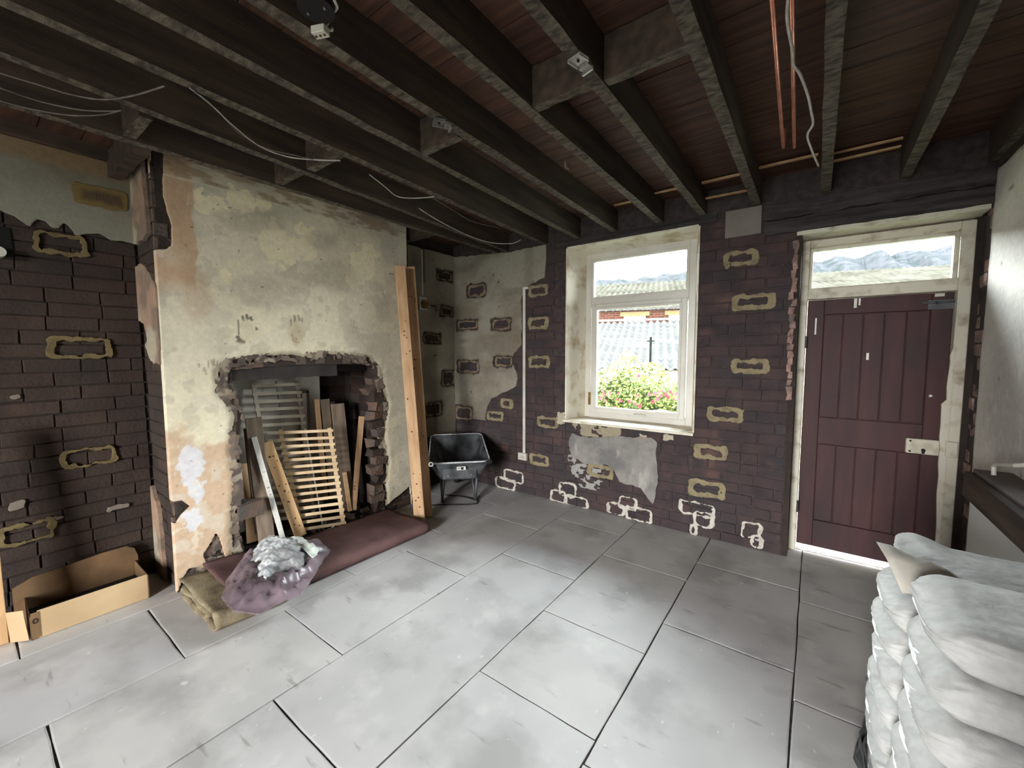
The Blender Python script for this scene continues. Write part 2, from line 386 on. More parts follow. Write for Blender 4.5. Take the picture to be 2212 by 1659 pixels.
# ---- floor: stone flags in strips
floor = struct(MB().b2((-3.95, YB-.1, -.12), (.95, 3.98, -.008)).build('floor', m_sub))
def flag(x0, x1, y0, y1):
    g = .0035; x0 += g; x1 -= g; y0 += g; y1 -= g
    mb = MB(); n = 5
    # irregular rim, slightly worn edges
    cz = random.uniform(-.0006, .0006)
    ring = []
    for (ax_, ay, bx, by) in ((x0, y0, x1, y0), (x1, y0, x1, y1), (x1, y1, x0, y1), (x0, y1, x0, y0)):
        for k in range(n):
            t = k/n; ring.append((ax_+(bx-ax_)*t+random.uniform(-.0022, .0022), ay+(by-ay)*t+random.uniform(-.0022, .0022)))
    cxm, cym = (x0+x1)/2, (y0+y1)/2; N_ = len(ring)
    inn = [(x+(cxm-x)*.006/max(abs(cxm-x), .006) if abs(cxm-x) > .006 else x, y+(cym-y)*.006/max(abs(cym-y), .006) if abs(cym-y) > .006 else y) for x, y in ring]
    vs = [(x, y, -.03) for x, y in ring] + [(x, y, cz-.0012) for x, y in ring] + [(x, y, cz) for x, y in inn]
    fs = []
    for k in range(N_):
        k2 = (k+1) % N_; fs += [(k, k2, N_+k2, N_+k), (N_+k, N_+k2, 2*N_+k2, 2*N_+k)]
    fs.append(tuple(2*N_+k for k in range(N_)))
    mb.add(vs, fs); return mb.build('stone_flag', m_flag, floor)
strips = [(-3.95, -3.14, [-3.9, -2.8, -1.7, -.9, .11, 1.0, 2.2, 3.0, 3.62]),
          (-3.14, -2.48, [-3.9, -2.8, -1.7, -.5, .60, 1.55, 2.36, 3.15, 3.62]),
          (-2.48, -1.86, [-3.9, -2.8, -1.7, -.8, .14, 1.08, 1.99, 2.90, 3.62]),
          (-1.86, -1.235, [-3.9, -2.8, -1.7, -.3, .745, 2.39, 3.215, 3.62]),
          (-1.235, -.63, [-3.9, -2.8, -1.7, -.6, .5, 1.41, 1.99, 2.82, 3.62]),
          (-.63, -.015, [-3.9, -2.8, -1.7, -.9, .3, 1.30, 2.29, 3.12, 3.80]),
          (-.015, .60, [-3.9, -2.8, -1.7, -.6, .4, 1.25, 2.10, 2.99, 3.80]),
          (.60, .95, [-3.9, -2.8, -1.7, -.2, .9, 1.8, 2.7, 3.80])]
for a, b, ys in strips:
    for y0, y1 in zip(ys, ys[1:]): flag(a, b, y0, y1)
# ---- front wall backing (with openings)
WX0, WX1, WZ0, WZ1 = -1.975, -.790, .862, 2.53       # window opening, room side
DX0, DX1, DZ1 = -.145, .80, 2.36                      # door opening
wf = MB(); Y0, Y1 = YF+.008, 4.02
for a, b, c, d in ((XL-.35, WX0, -.1, 3.0), (WX0, WX1, -.1, WZ0), (WX0, WX1, WZ1, 3.0), (WX1, DX0, -.1, 3.0), (DX0, DX1, DZ1, 3.0), (DX1, 1.1, -.1, 3.0)):
    wf.b2((a, Y0, c), (b, Y1, d))
wall_front = struct(wf.build('wall_front', m_mortar))
tf = mapper((0, YF, 0), (1, 0, 0), (0, 0, 1), (0, -1, 0)); basis_f = frame_m(ex, ez, -ey)
def P(pts, ax, val, iu, iv): return [(lambda q: (q[iu], q[iv]))(at(x, y, ax, val)) for x, y in pts]
PF = lambda pts: P(pts, 1, YF, 0, 2)
pl1 = PF([(960, 556), (985, 556), (1100, 545), (1180, 528), (1182, 560), (1178, 600), (1150, 612), (1137, 620), (1128, 640), (1128, 745), (1112, 765), (1108, 780), (1118, 810), (1116, 835), (1090, 848), (1062, 860), (1052, 885), (1049, 905), (1075, 925), (1098, 935), (1106, 950), (1105, 965), (1060, 960), (1040, 952), (985, 945), (960, 945)])
pl2 = PF([(1235, 935), (1255, 942), (1300, 946), (1330, 943), (1410, 945), (1420, 955), (1418, 985), (1423, 1030), (1418, 1065), (1412, 1090), (1400, 1075), (1385, 1055), (1340, 1040), (1328, 1015), (1310, 1003), (1270, 1003), (1235, 985), (1230, 955)])
def chips_px(L, ax, val, iu):
    out = []
    for x, y, w_, h_ in L:
        c = at(x, y, ax, val); a = at(x-w_/2, y, ax, val); b = at(x+w_/2, y, ax, val); t = at(x, y-h_/2, ax, val); d = at(x, y+h_/2, ax, val)
        out.append((c[iu], c[2], abs(b[iu]-a[iu])/2, abs(t[2]-d[2])/2))
    return out
chF = chips_px([(1030, 628, 40, 28), (1010, 702, 46, 22), (1083, 701, 42, 26), (1012, 792, 46, 28), (1088, 781, 40, 24), (1002, 892, 38, 30)], 1, YF, 0)
chL = chips_px([(960, 596, 36, 22), (965, 673, 30, 22), (932, 731, 38, 22), (968, 817, 30, 34), (935, 884, 40, 30)], 0, XL, 1)
def f_chips(u, v, L, s):
    r = np.full(np.shape(u), -1.0)
    for k, (cx_, cy_, hx, hy) in enumerate(L):
        n = fbm(u*22+k*3.1, v*22, s+k, 4)
        r = np.maximum(r, sdbox(u, v, cx_, cy_, hx-.012, hy-.012)+.012+n*.045)
    return r
def f_pl1(u, v): 
    r = sdpoly(u, v, pl1)+fbm(u*14, v*14, 3)*.03
    r = np.minimum(r, 2.66-v+fbm(u*20, v*0, 9)*.02)
    # holes
    return np.minimum(r, -f_chips(u, v, chF, 40))
def f_pl2(u, v): return sdpoly(u, v, pl2)+fbm(u*18, v*18, 5)*.03
C_PL = np.array(lin(150, 143, 128))
def col_front(u, v):
    c = mixc(np.array(lin(146, 140, 126)), np.array(lin(122, 114, 100)), sst(fbm(u*3, v*3, 11), -.15, .25))
    c = mixc(c, lin(108, 98, 84), sst(fbm(u*1.2, v*6, 13), .08, .3)*.7)
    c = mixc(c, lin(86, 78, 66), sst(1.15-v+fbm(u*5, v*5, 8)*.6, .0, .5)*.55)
    d = f_chips(u, v, chF, 40); c = mixc(c, lin(62, 50, 42), sst(d, -.022, -.002)*.8)
    sp = vnoise(u*38, v*38, 77); c = mixc(c, lin(50, 42, 36), sst(sp, .955, .985))
    c = mixc(c, lin(110, 100, 86), sst(-np.abs(u+2.42)+.0, -.09, -.02)*.4)
    return c
relief = lambda a, s: (lambda u, v: a+fbm(u*5, v*5, s)*.006+fbm(u*30, v*30, s+5)*.0018)
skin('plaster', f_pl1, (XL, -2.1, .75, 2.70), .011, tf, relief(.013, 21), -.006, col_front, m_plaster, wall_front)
def col_under(u, v):
    c = mixc(lin(138, 134, 128), lin(112, 110, 108), sst(fbm(u*6, v*6, 31), -.2, .2))
    c = mixc(c, lin(146, 122, 104), sst(v+fbm(u*8, v*8, 32)*.2, .73, .84)*.6)
    return mixc(c, lin(170, 166, 158), sst(fbm(u*14, v*5, 33), .12, .3)*.7)
skin('plaster', f_pl2, (-2.1, -.95, .15, .9), .010, tf, relief(.012, 22), -.006, col_under, m_plaster, wall_front)
lm = PF([(1233, 965), (1265, 985), (1300, 1003), (1305, 1030), (1290, 1062), (1262, 1058), (1240, 1030), (1228, 990)])
skin('lime_residue', lambda u, v: np.minimum(sdpoly(u, v, lm)+.01, fbm(u*26, v*40, 55)+.03), (-2.1, -1.5, .2, .8), .008, tf, .004, -.004, np.array(lin(150, 148, 142)), m_ring, wall_front)
sc_px = PF([(1238, 917), (1255, 914), (1340, 926), (1346, 940), (1300, 944), (1258, 940)])
skin('lime_residue', lambda u, v: np.minimum(sdpoly(u, v, sc_px)+.008+fbm(u*20, v*20, 57)*.03, fbm(u*18, v*26, 58)+.09), (-2.0, -1.3, .7, .9), .008, tf, .006, -.004, np.array(lin(150, 140, 118)), m_ring, wall_front)
for (x, y, w_, h_, s) in ((1212, 903, 22, 34, 1), (1446, 944, 26, 12, 2), (1392, 942, 20, 8, 3)):
    c = chips_px([(x, y, w_, h_)], 1, YF, 0)[0]
    skin('lime_residue', lambda u, v: sdbox(u, v, c[0], c[1], c[2]*.6, c[3]*.6)+.012+fbm(u*30, v*30, 60+s)*.06, (c[0]-.1, c[0]+.1, c[1]-.1, c[1]+.1), .006, tf, .008, -.004, np.array(lin(176, 166, 146)), m_ring, wall_front)
def keepF(a, b, c, d):
    uc, vc = (a+b)/2, (c+d)/2
    if vc < .0: return False
    if b > WX0-.005 and a < WX1+.005 and d > WZ0-.02 and c < WZ1+.01: 
        return False
    if a > DX0-.03 or (b > DX0+.002): return False
    if vc > 2.62: return False
    if uc < -1.9:
        q = np.array([[a+.01, c+.01], [b-.01, c+.01], [a+.01, d-.01], [b-.01, d-.01], [uc, vc]])
        if (f_pl1(q[:, 0], q[:, 1]) > .008).all(): return False
    if uc > -2.1 and uc < -1:
        q = np.array([[a+.01, c+.01], [b-.01, c+.01], [a+.01, d-.01], [b-.01, d-.01], [uc, vc]])
        if (f_pl2(q[:, 0], q[:, 1]) > .008).all(): return False
    return True
def field_split(parent, m, to_w, basis, parts, keep, **k):
    n = 0
    for i, r in enumerate(parts): n += brick_field(parent, m, to_w, basis, r, keep, phase=i*.07, **k)
    return n
_lim = 300
nb = brick_field(wall_front, m_brick, tf, basis_f, (-3.51, WX0-.004, 0, 2.60), keepF, limit=130)
nb += brick_field(wall_front, m_brick, tf, basis_f, (WX0-.004, WX1+.004, 0, WZ0), keepF, limit=60)
nb += brick_field(wall_front, m_brick, tf, basis_f, (WX1+.004, DX0-.0, 0, 2.58), lambda a, b, c, d: True, limit=110)
# pale mortar rings round bricks
def ring(parent, L, to_w, col, iw, th, seed, dark=None):
    for k, (cx_, cy_, hx, hy) in enumerate(L):
        def f(u, v):
            n1 = fbm(u*24, v*24, seed+k, 4)*.035; n2 = fbm(u*30+9, v*30, seed+k+50, 4)*.04
            o = sdbox(u, v, cx_, cy_, hx-.032, hy-.032)+.032+n1
            i = sdbox(u, v, cx_, cy_, hx-iw-.02, max(.004, hy-iw*.95-.012))+.014+n2
            return np.minimum(o, -i)
        def colf(u, v): return mixc(np.array(col), np.array(col)*.72, sst(fbm(u*25, v*25, seed+7), -.1, .25))
        skin('mortar_ring', f, (cx_-hx-.03, cx_+hx+.03, cy_-hy-.03, cy_+hy+.03), .0065, to_w, lambda u, v: th+fbm(u*60, v*60, 3)*.003, -.006, colf, m_ring, parent)
YEL = lin(140, 128, 100); PALE = lin(196, 190, 178)
ring(wall_front, chips_px([(1163, 628, 44, 24), (1163, 698, 44, 26), (1165, 782, 46, 26), (1095, 872, 26, 22), (1070, 898, 36, 20), (1183, 912, 46, 24), (1165, 993, 42, 24)], 1, YF, 0), tf, YEL, .034, .006, 100)
ring(wall_front, chips_px([(1600, 558, 76, 34), (1626, 652, 92, 36), (1620, 791, 84, 32), (1565, 895, 80, 32), (1535, 977, 74, 32), (1525, 1056, 80, 36), (1297, 1018, 56, 28)], 1, YF, 0), tf, YEL, .040, .006, 200)
ring(wall_front, chips_px([(1110, 1029, 44, 26), (1092, 1044, 44, 24), (1226, 1058, 38, 32), (1206, 1072, 34, 26), (1246, 1084, 50, 26), (1356, 1086, 42, 28), (1331, 1099, 38, 26), (1380, 1111, 58, 30), (1506, 1099, 78, 30), (1520, 1122, 46, 34), (1498, 1142, 18, 24), (1623, 1146, 46, 36), (1634, 1170, 30, 28)], 1, YF, 0), tf, PALE, .019, .007, 300)
ring(wall_front, [(c[0], c[1], c[2]-.01, c[3]-.008) for c in chF], tf, lin(128, 112, 90), .022, .004, 400)
# plaster patch under the joists and timber lintel over the door
c1 = at(1567, 505, 1, YF); c2 = at(1650, 448, 1, YF)
MB().b2((c1.x, YF-.016, 2.40), (c2.x-.01, YF+.01, 2.60)).build('plaster_pad', mat('beige_pad_plaster', lin(132, 122, 116), lin(120, 112, 106), 8, .9, .1), wall_front)
def beam(name, lo, hi, m, parent, ax=0, n=24, j=.006, mats=None):
    """a rough timber: box cut into n pieces along axis ax with uneven sides"""
    lo = Vector(lo); hi = Vector(hi); mb = MB(); vs = []; fs = []; o = [i for i in range(3) if i != ax]; mi = []
    for k in range(n+1):
        t = k/n
        for (a, b) in ((0, 0), (1, 0), (1, 1), (0, 1)):
            p = [0, 0, 0]; p[ax] = lo[ax]+(hi[ax]-lo[ax])*t
            p[o[0]] = (hi if a else lo)[o[0]]+random.uniform(-j, j); p[o[1]] = (hi if b else lo)[o[1]]+random.uniform(-j, j); vs.append(p)
    fl = (ax == 1)
    for k in range(n):
        for q in range(4):
            f = (k*4+q, k*4+(q+1) % 4, (k+1)*4+(q+1) % 4, (k+1)*4+q)
            fs.append(f[::-1] if not fl else f); mi.append(1 if (mats and q == 0) else 0)
    fs += [(0, 3, 2, 1), (n*4, n*4+1, n*4+2, n*4+3)]; mi += [0, 0]
    mb.v = [tuple(p) for p in vs]; mb.f = fs; mb.m = mi
    return mb.build(name, mats or m, parent)
beam('lintel', (-.34, YF-.02, 2.375), (.80, YF+.2, 2.47), m_lintel, wall_front)
beam('lintel', (-.33, YF-.035, 2.475), (.80, YF+.2, 2.575), m_lintel, wall_front, j=.008)
beam('lintel', (-2.1, YF-.008, 2.545), (-.66, YF+.2, 2.61), m_lintel, wall_front)

# ---- window recess (splayed reveals), frame, panes
YW = 3.87; wx0, wx1, wz0, wz1 = -1.905, -.862, .868, 2.505
rv = MB()
def quad(a, b, c, d, th, n):
    n = Vector(n)*th; v = [Vector(p) for p in (a, b, c, d)]
    rv.add(v+[p+n for p in v], [(0, 1, 2, 3), (7, 6, 5, 4), (0, 4, 5, 1), (1, 5, 6, 2), (2, 6, 7, 3), (3, 7, 4, 0)])
yy = YF-.012
quad((WX0, yy, WZ0), (wx0, YW, wz0), (wx0, YW, wz1), (WX0, yy, WZ1), .012, (-1, 0, 0))
quad((WX1, yy, WZ0), (WX1, yy, WZ1), (wx1, YW, wz1), (wx1, YW, wz0), .012, (1, 0, 0))
quad((WX0, yy, WZ1), (wx0, YW, wz1), (wx1, YW, wz1), (WX1, yy, WZ1), .012, (0, 0, 1))
rv.build('window_reveal', m_reveal, wall_front)
win = struct(empty('window_1', (0, 0, 0)))
def ringframe(x0, x1, z0, z1, w_, y0, y1, wb=None):
    mb = MB(); wb = wb or w_
    mb.b2((x0, y0, z0), (x0+w_, y1, z1)).b2((x1-w_, y0, z0), (x1, y1, z1)).b2((x0+w_, y0, z1-w_), (x1-w_, y1, z1)).b2((x0+w_, y0, z0), (x1-w_, y1, z0+wb)); return mb
ringframe(wx0-.04, wx1+.04, wz0-.03, wz1+.03, .095, YW, YW+.09, .10).build('window_frame', m_upvc, win, bevel=.004)
MB().b2((-1.8495, YW+.001, 2.005), (-.9175, YW+.088, 2.075)).build('window_transom', m_upvc, win, bevel=.004)
ringframe(-1.84, -.925, .915, 2.01, .05, YW-.012, YW+.05, .045).build('window_sash', m_upvc, win, bevel=.005)
ringframe(-1.80, -.965, .955, 1.975, .022, YW-.02, YW+.02, .022).build('glazing_bead', m_upvc, win, bevel=.003)
ringframe(-1.85, -.915, 2.06, 2.455, .028, YW-.006, YW+.04, .022).build('glazing_bead', m_upvc, win, bevel=.003)
MB().b2((-1.80, YW+.03, .95), (-.96, YW+.036, 1.985)).build('pane', m_glass, win)
MB().b2((-1.84, YW+.03, 2.07), (-.92, YW+.036, 2.45)).build('pane', m_glass, win)
sill = MB(); sill.b2((WX0-.02, YF-.045, WZ0-.022), (WX1+.012, YF, WZ0+.003)).b2((WX0, YF, WZ0-.022), (WX1, YW+.01, WZ0+.006))
sill.build('window_sill', m_reveal, win, bevel=.004)
h = MB(); hc = Vector((-1.37, YW-.02, .928))
h.b2(hc+Vector((-.03, -.004, -.012)), hc+Vector((.03, .012, .012))).cyl(hc+Vector((0, -.012, 0)), (0, 1, 0), .011, .026, 16)
h.tube([hc+Vector((0, -.028, 0)), hc+Vector((.03, -.034, .004)), hc+Vector((.075, -.036, .008)), hc+Vector((.11, -.034, .008))], [.009, .008, .007, .006], 10)
h.build('window_handle', m_upvc, win, smooth=False)
MB().b2((-1.868, YW-.008, .99), (-1.845, YW+.01, 1.12)).build('hinge', m_brass, win)
False and MB().b2((-1.862, YW-.006, 2.0), (-1.835, YW+.01, 2.02)).b2((-.925, YW-.006, 2.04), (-.90, YW+.01, 2.06)).build('corner_clip', m_plast, win)

# ---- door
YD = 3.80
door = struct(empty('door_1', (0, 0, 0)))
fr = MB()
fr.b2((-.112, YD-.03, 0.0), (-.062, YD+.10, 2.335), jit=.002).b2((.703, YD-.03, .0), (.765, YD+.10, 2.335), jit=.002)
fr.b2((-.062, YD-.03, 2.285), (.703, YD+.10, 2.335), jit=.002).b2((-.062, YD-.03, 1.912), (.703, YD+.10, 1.985), jit=.002)
fr.build('door_frame', m_wpaint, door, bevel=.004)
MB().b2((-.14, YF-.004, DZ1-.012), (.78, YD+.1, DZ1+.015)).build('head_board', m_wpaint, door)
ringframe(-.062, .703, 1.985, 2.285, .02, YD+.02, YD+.07, .012).build('glazing_bead', m_wpaint, door)
MB().b2((-.045, YD+.04, 1.99), (.69, YD+.045, 2.27)).build('transom_pane', m_glass, door)
def chunk(pts, y0, y1, m, name, parent):
    n = len(pts); mb = MB(); mb.add([(x, y0, z) for x, z in pts]+[(x, y1, z) for x, z in pts], [tuple(range(n)), tuple(range(2*n-1, n-1, -1))]+[(i, n+i, n+(i+1) % n, (i+1) % n) for i in range(n)]); return mb.build(name, m, parent)
MB().b2((-.20, YF+.012, 0), (-.108, YD+.12, 2.40)).b2((.762, YD-.02, 0), (.86, YD+.12, 2.40)).build('reveal_fillet', m_mortar_dark, door)
# broken inner edge of the right jamb
zs = [1.91, 1.7, 1.55, 1.50, 1.46, 1.38, 1.30, 1.22, 1.19, 1.05, .98, .9, .8, .72, .6, .4, .2, .02]
xs = [.703, .703, .701, .690, .694, .689, .686, .690, .668, .672, .67, .676, .674, .680, .678, .688, .69, .69]
chunk([(.71, 1.91)]+list(zip(xs, zs))+[(.71, .02)], YD-.045, YD-.028, m_wpaint, 'chipped_jamb_edge', door)
zs = [2.3, 1.6, 1.2, .95, .82, .6, .45, .3, .12, .02]; xs = [-.112, -.114, -.110, -.113, -.109, -.112, -.116, -.111, -.114, -.110]
chunk([(-.125, 2.3)]+[(x-.0, z) for x, z in zip(xs, zs)]+[(-.125, .02)], YD-.05, YD-.02, m_oldwood, 'bare_wood_strip', door)
leaf = MB().b2((-.058, YD+.035, .045), (.700, YD+.06, 1.908)).build('door_leaf', m_door, door)
st = MB()
st.b2((-.058, YD+.02, .045), (.04, YD+.036, 1.908)).b2((.60, YD+.02, .045), (.70, YD+.036, 1.908))
st.b2((.04, YD+.02, 1.80), (.60, YD+.036, 1.908)).b2((.04, YD+.02, .84), (.60, YD+.036, 1.04)).b2((.04, YD+.02, .045), (.60, YD+.036, .25))
st.build('door_rail', m_door, leaf, bevel=.003)
for z0, z1 in ((1.045, 1.797), (.253, .837)):
    for k in range(5):
        a = .043+k*.1115; MB().b2((a, YD+.026, z0), (a+.107, YD+.036, z1)).build('board', m_door, leaf, bevel=.003)
lk = MB().b2((.52, YD-.014, .845), (.70, YD+.022, .945)).build('rim_lock', m_wpaint, door, bevel=.004)
MB().cyl((.605, YD-.016, .873), (0, 1, 0), .011, .01, 16).b2((.598, YD-.02, .85), (.612, YD-.012, .872)).cyl((.54, YD-.016, .86), (0, 1, 0), .006, .006, 10).cyl((.54, YD-.016, .93), (0, 1, 0), .006, .006, 10).build('keyhole', m_black, lk)
MB().b2((.70, YD-.055, .85), (.755, YD-.03, .95)).build('lock_keep', m_wpaint, door, bevel=.003)
bl = MB(); bl.b2((.58, YD+.006, 1.80), (.72, YD+.02, 1.86)); bl.tube([(.55, YD+.0, 1.845), (.72, YD+.0, 1.845)], .007, 10).tube([(.62, YD+.0, 1.845), (.62, YD-.025, 1.835)], .006, 8); bl.build('door_bolt', m_steel_b, door)
MB().cyl((.625, YD+.018, 1.235), (0, 1, 0), .009, .01, 12).build('latch_knob', m_metal, leaf)
for z in (1.60, .35): MB().tube([(-.06, YD-.032, z-.045), (-.06, YD-.032, z+.045)], .007, 8).build('hinge', m_steel_b, door)
# small white paint drips on the door
for px, py, w_, h_ in ((1848, 655, 5, 16), (1857, 652, 3, 12), (1762, 705, 3, 30), (1874, 770, 4, 12), (2030, 637, 14, 5)):
    c = at(px, py, 1, YD+.02); MB().b2((c.x-w_*.0016, YD+.0185, c.z-h_*.002), (c.x+w_*.0016, YD+.0205, c.z+h_*.002), jit=.0008).build('paint_drip', m_plast, leaf)
# threshold step outside
# ---- brick reveals beside the door: left (facing +x, unseen) and right
t_dl = mapper((DX0, 0, 0), (0, 1, 0), (0, 0, 1), (1, 0, 0))
dre = MB().b2((DX1+.008, YF-.0, -.05), (DX1+.1, 4.0, 3.0)).build('wall_right_reveal', m_mortar); struct(dre)
tr_ = mapper((DX1, 0, 0), (0, 1, 0), (0, 0, 1), (-1, 0, 0))
m_brick_p = mat('pink_broken_brick', lin(172, 148, 140), lin(120, 104, 98), 16, .95, .9, 45, rnd=BR, dist=.012)
brick_field(dre, m_brick_p, tr_, frame_m(-ey, ez, -ex), (YF+.005, YD+.0, 0.0, 2.37), lambda a, b, c, d: True, limit=80, rough=.012, length=.11)
for k in range(22):
    z = 1.2+k*.052; MB().box((DX0+random.uniform(-.012, .006), YF+.01+random.uniform(-.012, .004), z), (.03, .03, .05), jit=.008).build('brick', m_brick_p, wall_front)

# ---- chimney breast
pts = None
tcb = mapper((XC, 0, 0), (0, 1, 0), (0, 0, 1), (1, 0, 0)); PCH = lambda pts: P(pts, 0, XC, 1, 2)
opn = PCH([(508, 1215), (500, 1150), (508, 1050), (498, 960), (508, 900), (494, 865), (474, 845), (470, 803), (492, 778), (545, 773), (600, 765), (650, 768), (700, 763), (760, 768), (800, 774), (819, 797), (826, 832), (836, 875), (826, 930), (836, 1000), (830, 1050), (834, 1092)])
zlow = -.2
opn = [(opn[0][0], zlow)]+opn+[(opn[-1][0], zlow)]
OY0, OY1, OZ = 1.135, 2.325, 1.43       # brick opening
XB = -3.80                              # back of the fireplace
cb = MB()
cb.b2((XB-.1, YC0+.02, -.05), (XC-.012, OY0, 3.0)).b2((XB-.1, OY1, -.05), (XC-.012, YC1, 3.0)).b2((XB-.1, OY0, OZ), (XC-.012, OY1, 3.0)).b2((XB-.1, OY0, -.05), (XB, OY1, OZ)).b2((XB, OY0, -.05), (XC-.06, OY1, .05))
chim = struct(cb.build('chimney_breast', m_mortar_dark))
notch = PCH([(325, 300), (352, 322), (353, 380), (354, 430), (362, 462), (370, 485), (371, 530), (360, 538), (340, 540), (320, 540)])
lowl = PCH([(340, 1340), (372, 1290), (390, 1262), (405, 1228), (425, 1222), (440, 1225), (440, 1195), (465, 1150), (478, 1168), (486, 1205), (490, 1235), (520, 1250), (520, 1400), (340, 1400)])
kn = PCH([(362, 1085), (392, 1080), (411, 1094), (392, 1112), (380, 1130), (365, 1128)])
lowr = PCH([(830, 1110), (834, 1092), (850, 1078), (872, 1062), (885, 1050), (900, 1200), (820, 1200)])
def f_ch(u, v):
    n = fbm(u*16, v*16, 71)*.035 + fbm(u*60, v*60, 72)*.010
    r = np.minimum(-(sdpoly(u, v, opn))+n, np.minimum(u-YC0+.0, YC1-u))
    r = np.minimum(r, -sdpoly(u, v, notch)+n*.5); r = np.minimum(r, -sdpoly(u, v, lowl)+n); r = np.minimum(r, -sdpoly(u, v, lowr)+n*.6)
    r = np.minimum(r, np.maximum(-sdpoly(u, v, kn)+.0, -1)) 
    return np.minimum(r, 2.75-v+fbm(u*18, v, 73)*.03)
def blob(u, v, px, py, rx, ry, s, amp=.5, sharp=.12, fs=1.0):
    c = at(px, py, 0, XC); a = abs(at(px+rx, py, 0, XC).y-at(px-rx, py, 0, XC).y)/2; b = abs(at(px, py+ry, 0, XC).z-at(px, py-ry, 0, XC).z)/2
    d = np.hypot((u-c.y)/a, (v-c.z)/b) + fbm(u*7*fs, v*7*fs, s, 5)*2*amp
    return sst(-d, -1-sharp, -1+sharp)
def col_ch(u, v):
    B = np.array(lin(216, 207, 182)); c = np.tile(B, (len(u), 1))
    c = mixc(c, lin(180, 173, 155), sst(fbm(u*2.2, v*2.2, 81, 5), -.08, .16)*.7)
    c = mixc(c, lin(222, 212, 182), sst(fbm(u*3.2+5, v*4.5, 82, 6), .09, .11)*.45)
    c = mixc(c, lin(172, 165, 146), sst(fbm(u*9, v*9, 83, 6), .10, .14)*.4)
    # bare patches of lighter skim
    for k, (px, py, rx, ry) in enumerate(((598, 535, 40, 34), (655, 535, 30, 25), (600, 505, 18, 20), (783, 575, 26, 36), (765, 600, 12, 22), (460, 440, 36, 20), (520, 430, 30, 22), (800, 545, 14, 16), (570, 440, 16, 20), (490, 600, 12, 14), (660, 500, 20, 14))):
        c = mixc(c, lin(236, 224, 190), blob(u, v, px, py, rx*1.1, ry*1.1, 90+k, .75, .03, 2.2)*.95)
    for k, (px, py, rx, ry) in enumerate(((510, 480, 55, 20), (560, 470, 60, 22), (690, 520, 30, 18), (720, 600, 60, 30), (570, 630, 90, 30))):
        c = mixc(c, lin(170, 162, 142), blob(u, v, px, py, rx, ry, 120+k, .6, .4, 1.2)*.45)
    # salmon undercoat: top left strip, lower left
    e = at(416, 400, 0, XC).y
    c = mixc(c, lin(190, 156, 124), sst(e+fbm(u*3, v*12, 85)*.06-u, 0, .012)*sst(v+fbm(u*6, v*6, 86)*.5, 1.78, 2.15)*.85)
    c = mixc(c, lin(168, 128, 98), blob(u, v, 420, 640, 30, 70, 87, .7, .5)*.35)
    ll = sst(1.02+fbm(u*6, v*6, 88)*.5-v, 0, .10)*sst(1.16-u, -.0, .05)
    c = mixc(c, lin(190, 160, 132), ll*.85)
    c = mixc(c, lin(206, 198, 182), ll*sst(fbm(u*10, v*10, 89, 5), .04, .14)*.5)
    for k, (px, py, rx, ry) in enumerate(((415, 1010, 26, 36), (425, 1060, 14, 24), (418, 1120, 18, 30))):
        c = mixc(c, lin(206, 204, 206), blob(u, v, px, py, rx*1.1, ry*1.15, 130+k, .85, .05, 3)*.95)
    # white flecks below and pale smears
    c = mixc(c, lin(222, 214, 196), sst(fbm(u*16, v*16, 94, 5), .22, .26)*.5)
    # top cornice strip scraped brown
    zt = at(600, 420, 0, XC).z
    top = sst(v, 2.60, 2.62); c = mixc(c, lin(152, 132, 106), top*sst(fbm(u*10, v*40, 95), -.1, .1)*.8)
    c = mixc(c, lin(214, 206, 184), sst(-np.abs(v-2.605+fbm(u*3, 0*v, 96)*.02), -.008, -.002)*.7)
    # dark pits
    for s_, sc_, th in ((77, 40, .965), (78, 24, .975)): c = mixc(c, lin(96, 82, 64), sst(vnoise(u*sc_, v*sc_*1.4, s_), th, th+.02)*.9)
    # sooty edge of the opening
    d = -sdpoly(u, v, opn); c = mixc(c, lin(120, 104, 84), sst(-d+fbm(u*14, v*14, 97)*.05, -.035, -.004)*.6)
    # right edge whiter
    c = mixc(c, lin(206, 200, 180), sst(u+fbm(u*8, v*8, 98)*.1, 2.45, 2.6)*.5)
    # hand marks
    def fingers(L, w_, col, a):
        nonlocal c
        for (x1, y1, x2, y2, r) in L:
            p = at(x1, y1, 0, XC); q = at(x2, y2, 0, XC); dy, dz = q.y-p.y, q.z-p.z; LL = dy*dy+dz*dz+1e-9
            t = np.clip(((u-p.y)*dy+(v-p.z)*dz)/LL, 0, 1); d = np.hypot(u-p.y-t*dy, v-p.z-t*dz)
            k = sst(-d+fbm(u*70, v*70, 99)*.004, -r*.0040*w_-.003, -r*.0040*w_+.001)
            c = mixc(c, col, k*a)
    G = lin(70, 66, 58); T = lin(118, 98, 72)
    fingers([(514, 692, 515, 722, 1.4), (513, 728, 516, 735, 2.8), (519, 736, 528, 739, 1.6), (523, 684, 526, 692, 1.8), (532, 682, 534, 688, 2.4), (541, 686, 543, 691, 2.0), (553, 709, 554, 711, 1.8)], 1, G, .85)
    fingers([(627, 692, 629, 704, 1.2), (635, 683, 637, 693, 1.7), (644, 682, 646, 692, 1.6), (652, 687, 652, 694, 1.5), (630, 722, 634, 738, 1.0), (634, 738, 646, 740, 1.0), (643, 718, 648, 715, .8)], 1, T, .75)
    c = mixc(c, lin(120, 112, 94), blob(u, v, 521, 738, 9, 5, 140, .4, .3, 3)*.7)
    c = mixc(c, lin(176, 160, 128), blob(u, v, 641, 722, 14, 22, 141, .5, .5, 3)*.6)
    c = mixc(c, lin(184, 172, 142), blob(u, v, 535, 712, 18, 20, 142, .6, .5, 3)*.35)
